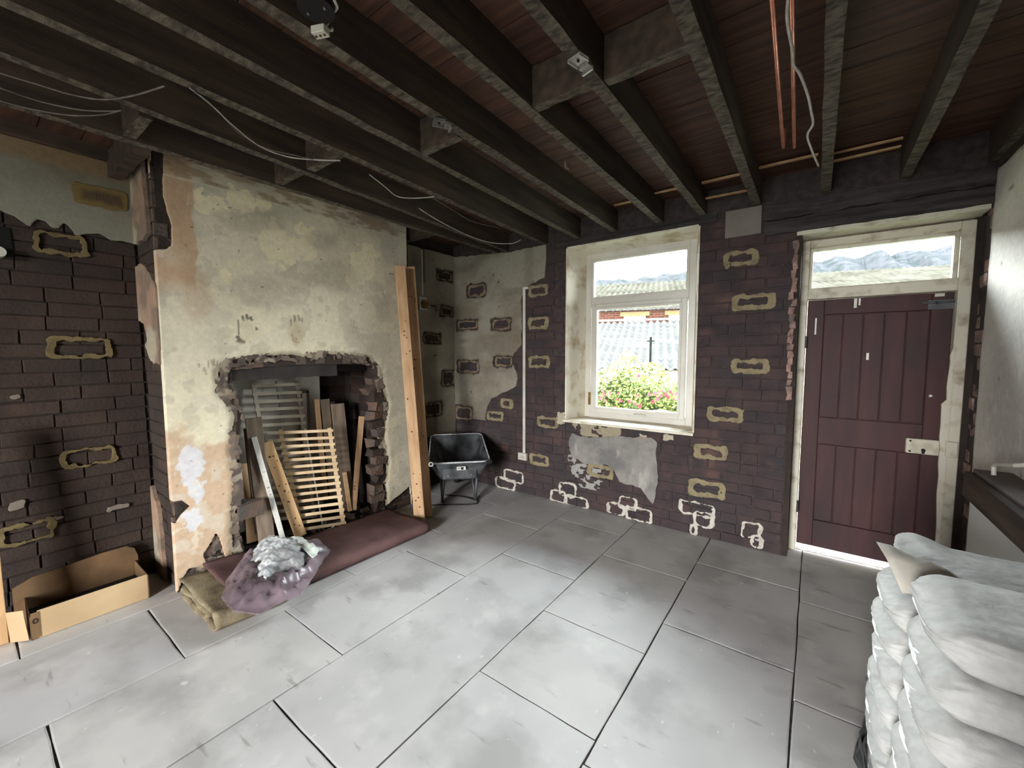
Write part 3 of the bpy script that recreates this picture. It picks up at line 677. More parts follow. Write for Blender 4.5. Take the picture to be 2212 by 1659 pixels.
    fingers([(762, 707, 765, 706, 1.0), (769, 709, 771, 707, 1.0), (776, 710, 778, 709, 1.0), (782, 712, 784, 712, 1.0)], 1, T, .5)
    fingers([(449, 782, 451, 793, 1.0), (457, 777, 459, 790, 1.1), (463, 776, 463, 788, 1.0), (470, 781, 468, 790, 1.0), (428, 786, 430, 793, 1.0), (440, 796, 446, 808, 1.1)], 1, T, .6)
    return c
def h_ch(u, v): 
    e = sst(-sdpoly(u, v, opn), 0, .05)
    return .006+fbm(u*3, v*3, 141)*.008+fbm(u*22, v*22, 142)*.002 - (1-e)*.010 - .012*sst(u, 2.2, 2.66)*0
skin('plaster', f_ch, (YC0, YC1, -.02, 2.78), .0085, tcb, h_ch, -.030, col_ch, m_plaster, chim)
MB().b2((XC-.012, YC1-.0, .05), (XC+.0, YC1+.012, 2.75)).build('corner_bead', m_plaster, chim)
def c_mort(u, v): return mixc(mixc(lin(112, 98, 86), lin(84, 74, 68), sst(fbm(u*12, v*12, 231), -.1, .1)), lin(164, 152, 134), sst(fbm(u*20, v*20, 232), .08, .16)*.7)
def f_m1(u, v):
    d = sdpoly(u, v, opn)+fbm(u*12, v*12, 233)*.04
    return np.minimum(np.minimum(.052-d, d+.03), fbm(u*13, v*13, 234)+.06)
skin('mortar_patch', lambda u, v: np.minimum(f_m1(u, v), v-.05), (YC0, 2.5, .04, 1.6), .008, tcb, lambda u, v: -.002+fbm(u*40, v*40, 235)*.016, -.03, c_mort, m_ring, chim)
skin('mortar_patch', lambda u, v: np.minimum(sdpoly(u, v, lowl)+.02, np.minimum(fbm(u*16, v*16, 236)+.12, u-YC0-.002)), (YC0, 1.2, 0, .6), .008, tcb, lambda u, v: -.003+fbm(u*40, v*40, 237)*.016, -.03, c_mort, m_ring, chim)
# rough bricks where plaster is gone (jambs, arch, lower corners)
m_rub2 = m_rubble
def kch(a, b, c, d):
    uc, vc = (a+b)/2, (c+d)/2
    if OY0 < uc < OY1 and vc < OZ: return False
    q = np.array([[a, c], [b, c], [a, d], [b, d], [uc, vc]])
    return not (f_ch(q[:, 0], q[:, 1]) > .012).all()
brick_field(chim, m_rubble, mapper((XC-.014, 0, 0), (0, 1, 0), (0, 0, 1), (1, 0, 0)), frame_m(ey, ez, ex), (YC0, OY0, -.01, 2.72), kch, limit=70, rough=.007, length=.15)
brick_field(chim, m_rubble, mapper((XC-.014, 0, 0), (0, 1, 0), (0, 0, 1), (1, 0, 0)), frame_m(ey, ez, ex), (OY1, YC1, -.01, 1.6), kch, limit=40, rough=.007, length=.15)
# arch: bricks standing on edge over the opening
k = 0; y = OY0-.03
while y < OY1+.03:
    wd = .078; zt = OZ+.0+.03*math.sin((y-OY0)/(OY1-OY0)*math.pi)
    o = MB().box((XC-.048+random.uniform(-.004, .006), y+wd/2, zt+.035), (.07, wd-.002, .112), Matrix.Rotation(random.uniform(-.03, .03), 3, 'X'), jit=.003).build('brick', m_rubble, chim)
    y += wd
# jamb faces inside, back of the fireplace
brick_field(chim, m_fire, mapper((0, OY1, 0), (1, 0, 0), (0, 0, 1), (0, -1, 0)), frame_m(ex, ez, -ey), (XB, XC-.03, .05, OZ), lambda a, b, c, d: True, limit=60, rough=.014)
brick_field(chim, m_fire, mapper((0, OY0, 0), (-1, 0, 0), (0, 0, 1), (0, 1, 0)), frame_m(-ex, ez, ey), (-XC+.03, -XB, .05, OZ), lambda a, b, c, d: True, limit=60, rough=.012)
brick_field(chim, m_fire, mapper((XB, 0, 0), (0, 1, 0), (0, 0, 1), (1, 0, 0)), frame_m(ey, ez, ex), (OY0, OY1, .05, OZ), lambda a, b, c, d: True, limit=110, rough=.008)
for k in range(13):
    z = .10+k*.085; dx = random.choice([0, .02, .035, -.01])
    MB().box((XC-.045, OY1-.012-abs(dx)*1.2, z), (.11, .09+random.uniform(-.02, .03), .082+random.uniform(-.012, .006)), Matrix.Rotation(random.uniform(-.2, .2), 3, 'Z') @ Matrix.Rotation(random.uniform(-.08, .08), 3, 'X'), jit=.014).build('brick', m_rubble if k % 3 else m_brick_dark, chim)
for k in range(14):
    z = .10+k*.09
    MB().box((XC-.05, OY0-.02+random.uniform(-.01, .012), z), (.08, .07+random.uniform(-.02, .02), .086), Matrix.Rotation(random.uniform(-.1, .1), 3, 'Z') @ Matrix.Rotation(random.uniform(-.05, .05), 3, 'X'), jit=.007).build('brick', m_rubble, chim)
# protruding brick in the left jamb and a broken lump in the right jamb
MB().box((XC-.04, OY0+.06, .405), (.14, .15, .10), Matrix.Rotation(.06, 3, 'X'), jit=.010).build('brick', m_rubble, chim)
for dy, z, s in ((-.10, 1.18, .10), (-.05, 1.27, .09), (-.03, 1.05, .08)):
    MB().box((XC-.10, OY1+dy+.05, z), (.12, s, s*.8), Matrix.Rotation(.3, 3, 'X'), jit=.014).build('brick', m_rubble, chim)
# dark timber lintel in the flue mouth
beam('lintel', (XC-.14, OY0-.02, 1.335), (XC-.03, 1.92, 1.44), m_grill, chim, ax=1, n=10, j=.004)
beam('lintel', (XC-.32, OY0, 1.36), (XC-.2, OY1, 1.45), m_grill, chim, ax=1, n=10, j=.004)
# left return of the chimney breast
tcl = mapper((0, YC0, 0), (1, 0, 0), (0, 0, 1), (0, -1, 0))
brick_field(chim, m_brick_dark, mapper((0, YC0+.012, 0), (1, 0, 0), (0, 0, 1), (0, -1, 0)), frame_m(ex, ez, -ey), (XL2, XC-.014, 0, 2.62), lambda a, b, c, d: True, limit=110, rough=.004)
PCL = lambda pts: P(pts, 1, YC0, 0, 2)
rp = [PCL([(268, 350), (290, 328), (306, 328), (318, 460), (322, 500), (312, 520), (285, 532), (272, 525)]),
      PCL([(292, 580), (312, 570), (328, 590), (340, 620), (346, 700), (349, 790), (330, 780), (315, 745), (322, 735), (315, 700), (300, 690), (291, 640)]),
      PCL([(300, 1060), (330, 1050), (345, 1100), (352, 1180), (362, 1290), (348, 1290), (330, 1200), (312, 1130)])]
for k, pp in enumerate(rp):
    skin('plaster', lambda u, v, pp=pp, k=k: sdpoly(u, v, pp)+fbm(u*20, v*20, 150+k)*.03, (XL2, XC+.0, 0, 2.75), .010, tcl, .010, -.012,
         lambda u, v: mixc(mixc(lin(150, 124, 104), lin(120, 104, 90), sst(fbm(u*8, v*8, 155), -.1, .15)), lin(160, 150, 130), sst(fbm(u*5, v*5, 156), .05, .2)), m_plaster, chim)

# ---- left wall (both alcoves)
wl = MB().b2((XL-.4, YC1-.01, -.05), (XL-.012, YF+.02, 3.0)).b2((XL2-.4, YB, -.05), (XL2-.012, YC0+.03, 3.0))
wall_left = struct(wl.build('wall_left', m_mortar_dark))
tl = mapper((XL, 0, 0), (0, 1, 0), (0, 0, 1), (1, 0, 0))
lowalc = P([(870, 985), (900, 960), (920, 945), (985, 945), (1010, 945), (1010, 1100), (870, 1100)], 0, XL, 1, 2)
def f_l(u, v): return np.minimum(np.minimum(2.665-v+fbm(u*20, v, 161)*.02, -f_chips(u, v, chL, 60)), -sdpoly(u, v, lowalc)+fbm(u*12, v*12, 162)*.05)
def col_l(u, v):
    c = mixc(lin(150, 143, 126), lin(126, 118, 102), sst(fbm(u*3, v*3, 163), -.15, .2))
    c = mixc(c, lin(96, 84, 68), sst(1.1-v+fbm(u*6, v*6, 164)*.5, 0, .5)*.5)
    d = f_chips(u, v, chL, 60); c = mixc(c, lin(58, 46, 38), sst(d, -.022, -.002)*.8)
    yc = at(912, 590, 0, XL).y; c = mixc(c, lin(70, 60, 50), sst(-np.abs(u-yc), -.035, -.022)*sst(v, 2.28, 2.30)*.7)
    return mixc(c, lin(60, 48, 40), sst(vnoise(u*30, v*30, 165), .965, .985))
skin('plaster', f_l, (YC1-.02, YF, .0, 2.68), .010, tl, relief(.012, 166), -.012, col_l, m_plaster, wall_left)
brick_field(wall_left, m_brick_dark, tl, frame_m(ey, ez, ex), (YC1, YF, 0, 2.64), lambda a, b, c, d: not (f_l(np.array([a+.01, b-.01, a+.01, b-.01]), np.array([c, c, d, d])) > .01).all(), limit=80)
ring(wall_left, [(c[0], c[1], c[2]-.01, c[3]-.008) for c in chL], tl, lin(124, 108, 86), .020, .004, 500)
tl2 = mapper((XL2, 0, 0), (0, 1, 0), (0, 0, 1), (1, 0, 0))
edge2 = P([(-700, 250), (-700, 380), (0, 455), (30, 465), (62, 488), (80, 474), (98, 476), (112, 492), (125, 492), (138, 480), (150, 490), (165, 508), (190, 505), (215, 505), (240, 520), (275, 524), (300, 530), (300, 250)], 0, XL2, 1, 2)
def f_l2(u, v): return np.minimum(sdpoly(u, v, edge2)+fbm(u*18, v*18, 171)*.02, np.minimum(YC0-u, 2.72-v))
def col_l2(u, v):
    c = mixc(lin(132, 128, 114), lin(116, 108, 92), sst(fbm(u*3, v*3, 172), -.1, .2))
    return mixc(c, lin(138, 112, 80), sst(v, 2.60, 2.64)*.7)
skin('plaster', f_l2, (-1.0, YC0, 1.8, 2.74), .011, tl2, relief(.012, 173), -.010, col_l2, m_plaster, wall_left)
ngap = at(0, 530, 0, XL2)
brick_field(wall_left, m_brick_dark, tl2, frame_m(ey, ez, ex), (-.35, YC0, 0, 2.32), lambda a, b, c, d: not (f_l2(np.array([a, b, a, b]), np.array([c, c, d, d])) > .02).all(), limit=150, rough=.002, gap=.005)
ring(wall_left, chips_px([(175, 751, 140, 44), (193, 986, 124, 38), (58, 1150, 130, 44), (132, 528, 120, 46)], 0, XL2, 1), tl2, lin(112, 98, 66), .022, .014, 600)
c = chips_px([(218, 428, 116, 46)], 0, XL2, 1)[0]
skin('scraped_patch', lambda u, v: sdbox(u, v, c[0], c[1], c[2]-.02, c[3]-.02)+.02+fbm(u*14, v*14, 188)*.03, (c[0]-c[2]-.03, c[0]+c[2]+.03, c[1]-.12, c[1]+.12), .007, tl2, .016, .004, lambda u, v: mixc(lin(84, 70, 50), lin(118, 100, 62), sst(-sdbox(u, v, c[0], c[1], c[2]-.02, c[3]-.02)+fbm(u*20, v*20, 189)*.03, -.03, .0)), m_ring, wall_left)
for px, py, w_, h_ in ((35, 856, 14, 5), (255, 1095, 60, 10), (120, 1118, 40, 6), (36, 1090, 36, 24)):
    c = chips_px([(px, py, w_, h_)], 0, XL2, 1)[0]
    skin('lime_residue', lambda u, v: sdbox(u, v, c[0], c[1], c[2]*.7, c[3]*.5)+.006+fbm(u*26, v*40, 181)*.03, (c[0]-c[2]-.03, c[0]+c[2]+.03, c[1]-.08, c[1]+.08), .006, tl2, .012, -.004, np.array(lin(120, 110, 98)), m_ring, wall_left)
# dark hole with a white pipe end at the far left
c = at(8, 520, 0, XL2+.004)
MB().b2((XL2-.008, c.y-.14, c.z-.085), (XL2+.008, c.y+.03, c.z+.075), jit=.008).build('wall_hole', m_black, wall_left)
c = at(-4, 545, 0, XL2+.03)
tag(MB().cyl((c.x, c.y, c.z), (1, 0, 0), .028, .07, 20, .028).build('pipe_end', m_plast), 'white round pipe end sticking out of the dark hole at the far left', 'pipe')

# ---- right wall, rear wall
MBr = MB().b2((XR+.012, YB, -.05), (XR+.3, YF, 3.0)).build('wall_right', m_mortar); wall_right = struct(MBr)
trr = mapper((XR, 0, 0), (0, 1, 0), (0, 0, 1), (-1, 0, 0))
def col_r(u, v):
    c = mixc(lin(226, 222, 212), lin(204, 200, 192), sst(fbm(u*1.6, v*1.6, 191, 5), -.15, .2))
    c = mixc(c, lin(222, 216, 196), sst(fbm(u*2, v*1, 192), .02, .2)*.6)
    c = mixc(c, lin(226, 222, 214), sst(fbm(u*14, v*14, 195, 5), .12, .2)*.6)
    c = mixc(c, lin(120, 112, 102), sst(vnoise(u*26, v*26, 193), .95, .975)*.8)
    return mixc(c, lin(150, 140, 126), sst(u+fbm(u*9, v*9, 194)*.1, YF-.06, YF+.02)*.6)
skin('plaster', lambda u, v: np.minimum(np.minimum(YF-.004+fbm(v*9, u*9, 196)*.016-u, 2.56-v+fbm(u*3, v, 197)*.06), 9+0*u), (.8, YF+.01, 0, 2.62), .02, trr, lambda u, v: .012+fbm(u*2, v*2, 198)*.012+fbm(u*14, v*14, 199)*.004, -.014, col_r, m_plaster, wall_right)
beam('wall_plate', (XR-.01, -.5, 2.56), (XR+.05, YF, 2.66), m_joist, wall_right, ax=1)
bw = MB()
pass
for a, b, c, d in ((-4.1, -1.5, -.1, 3.0), (-.1, 1.1, -.1, 3.0), (-1.5, -.1, -.1, .15), (-1.5, -.1, 2.45, 3.0)): bw.b2((a, YB-.12, c), (b, YB, d))  # opening added out of view to fill the room with light
struct(MB().b2((.15, YB, -.1), (XR, .38, 3.0)).b2((.38, .38, -.1), (XR, 1.10, 3.0)).build('unseen_light_blocker', mat('light_blocker_brown', lin(74, 62, 52), lin(56, 46, 40), 3, .9, .1)))  # unseen blocks added to keep rear light off the sack fronts
struct(bw.build('wall_rear', mat('plain_rear_plaster', lin(170, 166, 156), lin(150, 146, 136), 3, .9, .1)))

# ---- ceiling: boards, joists, noggings
ceiling = struct(MB().b2((-4.0, YB-.1, ZB+.022), (1.1, 4.02, ZB+.10)).build('ceiling', m_grill))
y = YB; 
while y < 3.62:
    wd = random.uniform(.148, .172)
    z = ZB+random.uniform(-.002, .003)
    MB().b2((-3.95, y+.002, z), (1.0, y+wd-.003, z+.02)).build('ceiling_board', m_board, ceiling)
    y += wd
JO = [(.385, .405), (.005, .01), (-.385, -.395), (-.76, -.765), (-1.085, -1.095), (-1.445, -1.50), (-1.775, -1.865), (-2.105, -2.225), (-2.49, -2.71), (-2.885, -2.85), (.775, .78)]
for (xa, xb) in JO:
    n = 60; w_ = .055; vs = []; fs = []; mi = []
    ya, yb_ = YB, YF+.02
    for k in range(n+1):
        t = k/n; yv = ya+(yb_-ya)*t
        xc = xa + (xb-xa)*((yv-.8)/2.7)
        j = lambda s: random.uniform(-s, s)
        vs += [(xc-w_/2+j(.002), yv, ZJ+j(.003)), (xc+w_/2+j(.002), yv, ZJ+j(.003)), (xc+w_/2, yv, ZB+.002), (xc-w_/2, yv, ZB+.002)]
    for k in range(n):
        for q in range(3):
            q2 = q+1; fs.append((k*4+q, k*4+q2, (k+1)*4+q2, (k+1)*4+q)); mi.append(1 if q == 0 else 0)
        fs.append((k*4+3, k*4, (k+1)*4, (k+1)*4+3)); mi.append(0)
    fs += [(0, 3, 2, 1), (n*4, n*4+1, n*4+2, n*4+3)]; mi += [0, 0]
    mb = MB(); mb.v = vs; mb.f = fs; mb.m = mi
    mb.build('joist', [m_joist, m_joistb], ceiling)
def nog(xa, xb, y, th=.05): beam('nogging', (xa, y-th/2, ZJ+.002), (xb, y+th/2, ZB-.01), m_joist, ceiling, ax=0, n=6, j=.002, mats=[m_joist, m_joistb])
nog(-1.06, -.79, 1.62); nog(-.73, -.41, 1.64); nog(-1.79, -1.50, 1.60); nog(-2.48, -2.17, 1.34); nog(-2.84, -2.55, 1.32); nog(-2.84, -2.55, .60)
# bearer beside the chimney breast top (trimmer) and side beam over the right alcove
beam('trimmer', (-3.62, YC0-.11, ZJ+.01), (-2.90, YC0-.05, ZB-.01), m_joist, ceiling, ax=0, n=8)
beam('trimmer', (-3.55, 2.72, ZJ+.02), (-2.90, 2.78, ZB-.01), m_joist, ceiling, ax=0, n=8)
beam('wall_plate', (XL2-.0, -1.0, 2.72), (XL2+.06, YC0, ZB), m_joist, ceiling, ax=1)
for x0, x1, y, z in ((-1.07, -.79, 3.33, 2.765), (-.73, -.42, 3.35, 2.77), (-.36, -.04, 3.30, 2.765), (-.73, -.42, 3.50, 2.70), (.03, .36, 3.36, 2.77), (-1.42, -1.12, 3.38, 2.76), (.03, .36, 3.44, 2.75)):
    MB().b2((x0, y, z), (x1, y+.028, z+.008), jit=.002).build('pale_strip', m_pine, ceiling)  # thin pale strips across the bays near the front wall

# ================================================================== things
def plank(name, p0, p1, w_, t, nrm, m, label, cat, group=None, parent=None, jit=.001, knots=0, n=6, bev=.002):
    """a straight timber standing on p0 and leaning to p1; nrm = the way its broad face looks"""
    p0 = Vector(p0); p1 = Vector(p1); a = (p1-p0).normalized(); nrm = Vector(nrm); nrm = (nrm - a*nrm.dot(a)).normalized(); wd = a.cross(nrm); L = (p1-p0).length
    M = frame_m(wd, nrm, a); mb = MB(); vs = []; fs = []
    for k in range(n+1):
        for (x, y) in ((-w_/2, -t/2), (w_/2, -t/2), (w_/2, t/2), (-w_/2, t/2)):
            vs.append(M @ Vector((x+random.uniform(-jit, jit), y+random.uniform(-jit, jit)*.5, L*k/n)))
    for k in range(n):
        for q in range(4): fs.append((k*4+q, k*4+(q+1) % 4, (k+1)*4+(q+1) % 4, (k+1)*4+q))
    fs += [(3, 2, 1, 0), (n*4, n*4+1, n*4+2, n*4+3)]
    mb.v = [tuple(v) for v in vs]; mb.f = fs; mb.m = [0]*len(fs)
    o = mb.build(name, m, parent, bevel=bev); o.location = p0
    if parent is None: tag(o, label, cat, group)
    for k in range(knots):
        c = M @ Vector((random.uniform(-.35, .35)*w_, t/2+.0006, random.uniform(.05, .95)*L)); r = random.uniform(.004, .008)
        MB().tube([c-M @ Vector((0, .0015, 0)), c+M @ Vector((0, .0006, 0))], r, 8).build('knot', m_knot, o)
    return o
HZ = .062
def lean(name, pb, pt, w_, t, dx, m, label, group=None, nrm=(1, -.25, .2), zb=HZ, xb=None, **k):
    b = at(pb[0], pb[1], 2, zb) if xb is None else at(pb[0], pb[1], 0, xb)
    q = at(pt[0], pt[1], 0, b.x-dx)
    return plank(name, b, q, w_, t, nrm, m, label, 'timber', group, **k)

# ---- two studs leaning at the corner of the chimney breast
plank('timber_stud', at(907, 1131, 2, .002), at(864, 575, 0, -3.165), .095, .045, (.80, -.60, .1), m_pine2, 'long orange pine stud leaning on the chimney breast corner, nearer of the two', 'timber', 'two long pine studs by the chimney breast', knots=16, jit=.0006, bev=.004)
plank('timber_stud', at(923, 1116, 2, .002), at(885, 577, 0, -3.225), .095, .045, (.80, -.60, .1), m_pine2, 'long orange pine stud leaning behind its twin, closer to the wheelbarrow', 'timber', 'two long pine studs by the chimney breast', knots=14, jit=.0006, bev=.004)

# ---- things stored in the fireplace opening
bk = MB().b2((-3.735, 1.15, HZ), (-3.72, 2.02, 1.335)).build('panel_board', m_board_w); tag(bk, 'large dirty white board standing at the very back of the fireplace', 'board')
def slat_base(name, TL, TR, BL, BR, n, m, label, gap, th=.018, ht=None, k0=0):
    TL, TR, BL, BR = map(Vector, (TL, TR, BL, BR)); root = empty(name, (BL+BR)/2)
    o0 = root.location; nn = (TR-TL).cross(BL-TL).normalized()
    if nn.x < 0: nn = -nn
    def bar(a, b, w_, t, off, nm, mm):
        a = a-o0; b = b-o0; d = (b-a).normalized(); s_ = d.cross(nn).normalized(); M = frame_m(s_, nn, d); mb = MB()
        mb.box((0, 0, 0), (w_, t, (b-a).length), jit=.0008); mb.v = [tuple(M @ Vector(v)+(a+b)/2+nn*off) for v in mb.v]
        return mb.build(nm, mm, root)
    for i in range(n):
        t = (i+.5)/n; a = TL+(BL-TL)*t; b = TR+(BR-TR)*t
        e = (b-a)*.015; bar(a-e, b+e+Vector((0, 0, random.uniform(-.004, .004))), ht or (BL-TL).length/n*.40, .012, .008, 'slat', m)
    for t in (.05, .95):
        a = TL+(TR-TL)*t; b = BL+(BR-BL)*t; bar(a, b, .030, .016, -.007, 'rail', m)
    a = TL+(TR-TL)*.5; b = BL+(BR-BL)*.5; bar(a, b, .012, .004, -.002, 'webbing', m_cabled)
    tag(root, label, 'slatted base'); return root
xb = -3.36; xt = -3.62
slat_base('slatted_base', at(542, 826, 0, xt-.03), at(646, 822, 0, xt-.03), at(592, 1130, 0, xb-.14), at(684, 1122, 0, xb-.14), 18, m_greyslat, 'grey slatted bed base standing behind the paler one in the fireplace', 0)
b1 = at(648, 1152, 2, HZ+.01); b2_ = at(747, 1136, 2, HZ+.01)
slat_base('slatted_base', at(599, 928, 0, b1.x-.22), at(717, 924, 0, b2_.x-.20), b1, b2_, 15, m_palewood, 'pale pine slatted base leaning at the front of the fireplace', 0)
lean('pine_plank', (650, 1158), (575, 955), .085, .02, .15, m_pine, 'knotty orange pine plank slanting across the left of the slatted base', xb=b1.x+.04, knots=14, nrm=(1, -.3, .1), jit=.0006)
ws = lean('white_strip', (611, 1163), (548, 944), .036, .012, .14, m_white, 'narrow white painted strip with black marks leaning in the fireplace', nrm=(1, -.3, .1), xb=-3.20, jit=.0012, n=10)
# black pen marks on the strip
for t, pts_ in ((.50, [(-.008, 0), (.008, .012)]), (.50, [(.008, 0), (-.008, .012)]), (.47, [(-.006, 0), (.006, 0)]), (.44, [(-.006, .006), (.004, -.002)]), (.44, [(-.004, -.006), (.008, .0)]), (.66, [(-.008, .006), (0, -.004)]), (.66, [(0, -.004), (.008, .004)])):
    a0 = ws.location; a1 = at(548, 944, 0, -3.20-.14); a_ = (a1-a0); L_ = a_.length; d = a_.normalized(); nn = Vector((1, -.3, .1)); nn = (nn-d*nn.dot(d)).normalized(); wd = d.cross(nn)
    q = [d*(t*L_+z)+wd*x+nn*.0068 for x, z in pts_]; MB().tube(q, .0012, 5).build('pen_mark', m_black, ws)
q_ = [ (652, 1150)]
lean('grey_plank', (577, 1176), (547, 902), .105, .022, .16, m_oldwood, 'broad weathered grey plank left of the white strip', xb=-3.23, nrm=(1, -.2, .1), jit=.002)
lean('grey_plank', (560, 1150), (534, 925), .05, .02, .10, m_oldwood, 'thin grey plank tucked behind the left edge of the broad grey plank', xb=-3.34, nrm=(1, -.2, .1))
lean('brown_board', (549, 1170), (536, 1000), .11, .018, .12, m_pine2, 'short brown board standing at the left of the fireplace', xb=-3.43, nrm=(1, 0, .1))
lean('dark_plank', (528, 1120), (503, 965), .045, .02, .15, m_oldwood, 'dark narrow plank in the left corner of the fireplace', xb=-3.42)
lean('tall_plank', (752, 1100), (729, 872), .115, .024, .14, m_oldwood, 'tall grey plank right of the slatted bases with a reddish top', xb=-3.36, nrm=(1, -.25, .1), jit=.0015)
lean('wedge_strip', (756, 1104), (744, 1020), .035, .02, .05, m_pine, 'short pale pine strip at the foot of the tall grey plank', xb=-3.32)
lean('pine_post', (763, 1102), (781, 900), .050, .045, .18, m_pine2, 'square pine post leaning right in the fireplace', xb=-3.33, nrm=(1, -.5, .1), knots=3)
lean('brown_lath', (704, 1080), (684, 862), .042, .02, .08, m_pine2, 'brown upright batten behind the pale slatted base', xb=-3.55)
lean('pale_panel_strip', (722, 1080), (702, 862), .075, .018, .08, m_oldwood, 'pale narrow board between the brown batten and tall grey plank', xb=-3.53)
lean('red_batten', (742, 1085), (719, 868), .035, .02, .08, m_door, 'dark reddish batten behind the tall grey plank', xb=-3.50)
fr_ = empty('picture_frame', at(662, 920, 0, -3.69)); fo = fr_.location
f1 = at(646, 845, 0, -3.69)-fo; f2 = at(676, 1000, 0, -3.66)-fo
mb = MB(); mb.b2((-.01, f1.y, f2.z), (.01, f1.y+.02, f1.z)).b2((-.01, f2.y-.02, f2.z), (.01, f2.y, f1.z)).b2((-.01, f1.y, f1.z-.02), (.01, f2.y, f1.z)).b2((-.01, f1.y, f2.z), (.01, f2.y, f2.z+.02)); mb.build('frame_rail', m_oldwood, fr_)
MB().b2((-.004, f1.y+.02, f2.z+.02), (.002, f2.y-.02, f1.z-.02)).build('backing_panel', m_white, fr_)
tag(fr_, 'small wooden frame with a white panel beside the grey slatted base', 'frame')
# rubble and shards on the hearth
rb = MB()
for k in range(70):
    c = Vector((random.uniform(-3.70, -3.23), random.uniform(1.16, 2.30), .055)); s = random.uniform(.012, .05)
    rb.box((c.x, c.y, .052+s*.35), (s*1.4, s, s*.8), Matrix.Rotation(random.uniform(0, 3), 3, 'Z') @ Matrix.Rotation(random.uniform(-.4, .4), 3, 'X'), jit=s*.2)
ro = rb.build('rubble', m_rubble); tag(ro, 'loose brick rubble spread over the hearth', 'rubble'); ro['kind'] = 'stuff'
for k, (px, py, lab) in enumerate(((700, 1148, 'white torn paper scrap on the hearth under the slats, left one'), (714, 1143, 'white torn paper scrap on the hearth under the slats, right one'))):
    c = at(px, py, 2, .075); mb = MB(); mb.add([(0, 0, 0), (.03, .05, .02), (.05, .01, .03), (.01, -.03, .012), (0, 0, -.0015), (.03, .05, .0185), (.05, .01, .0285), (.01, -.03, .0105)], [(0, 1, 2), (0, 2, 3), (4, 6, 5), (4, 7, 6), (0, 4, 5, 1), (1, 5, 6, 2), (2, 6, 7, 3), (3, 7, 4, 0)])
    o = mb.build('paper_scrap', m_plast); o.location = c; o.rotation_euler.z = k*1.2; tag(o, lab, 'paper')

# ---- folded carpet on the floor
def ribbon(name, path, th, y0, y1, ny, m, parent, amp=.006, seed=1, skew=0):
    P_ = np.array(path, float)
    t = np.gradient(P_, axis=0); t /= np.linalg.norm(t, axis=1)[:, None]+1e-9; nn = np.stack([-t[:, 1], t[:, 0]], 1)
    n = len(P_); vs = []; fs = []
    ys = np.linspace(y0, y1, ny)
    II, JJ = np.meshgrid(np.arange(n), ys); DD = fbm(JJ*5, II*.2, seed)*amp*2; EE = fbm(np.arange(n)*.56, np.arange(n)*0., seed+3)*.03
    for side in (1, -1):
        for j, yv in enumerate(ys):
            for i in range(n):
                s = i*.04
                d = DD[j, i]; e = EE[i] if j in (0, ny-1) else 0
                vs.append((P_[i, 0]+nn[i, 0]*(side*th/2)+skew*(yv-y0), yv+e, max(.003, P_[i, 1]+nn[i, 1]*(side*th/2)+d*min(1, P_[i, 1]*12))))
    N_ = n*ny
    for j in range(ny-1):
        for i in range(n-1):
            a = j*n+i; fs.append((a, a+1, a+n+1, a+n)); fs.append((N_+a, N_+a+n, N_+a+n+1, N_+a+1))
    for i in range(n-1):
        fs.append((i, N_+i, N_+i+1, i+1)); a = (ny-1)*n+i; fs.append((a, a+1, N_+a+1, N_+a))
    for j in range(ny-1):
        a = j*n; fs.append((a, a+n, N_+a+n, N_+a)); a = j*n+n-1; fs.append((a, N_+a, N_+a+n, a+n))
    mb = MB(); mb.v = vs; mb.f = fs; mb.m = [0]*len(fs); return mb.build(name, m, parent, smooth=True)
def arc(cx_, cz, r, a0, a1, n=8): return [(cx_+r*math.cos(math.radians(a0+(a1-a0)*k/n)), cz+r*math.sin(math.radians(a0+(a1-a0)*k/n))) for k in range(n+1)]
def lerp(p, q, n): return [(p[0]+(q[0]-p[0])*k/n, p[1]+(q[1]-p[1])*k/n) for k in range(n)]
car = empty('folded_carpet', (0, 0, 0))
main = lerp((-3.16, .088), (-2.66, .092), 14)+arc(-2.645, .052, .040, 80, -90, 8)+lerp((-2.66, .010), (-3.16, .010), 12)
ribbon('pile_layer', main, .012, 1.02, 2.30, 40, m_carpet, car, .008, 5, .035)
inner = lerp((-3.12, .062), (-2.70, .064), 10)+arc(-2.69, .046, .018, 80, -90, 6)+lerp((-2.70, .027), (-3.12, .027), 8)
ribbon('inner_layer', inner, .012, 1.05, 2.26, 24, m_carpet, car, .004, 6, .035)
hs = lerp((-3.17, .100), (-2.70, .085), 12)+arc(-2.60, .050, .044, 120, -90, 8)+lerp((-2.66, .008), (-3.10, .008), 10)+arc(-3.12, .034, .026, -90, -250, 8)+lerp((-3.10, .060), (-2.74, .056), 8)+arc(-2.72, .040, .016, 80, -90, 5)+lerp((-2.74, .026), (-3.0, .028), 6)
ribbon('backing_layer', hs, .011, .76, 1.12, 16, m_under, car, .006, 7, .10)
ribbon('backing_layer', lerp((-3.20, .13), (-3.14, .115), 3)+lerp((-3.14, .115), (-2.70, .104), 12)+lerp((-2.70, .104), (-2.60, .06), 4), .008, .90, 1.22, 14, m_carpet, car, .012, 8, .10)
tag(car, 'maroon carpet folded flat on the floor in front of the fireplace', 'carpet')
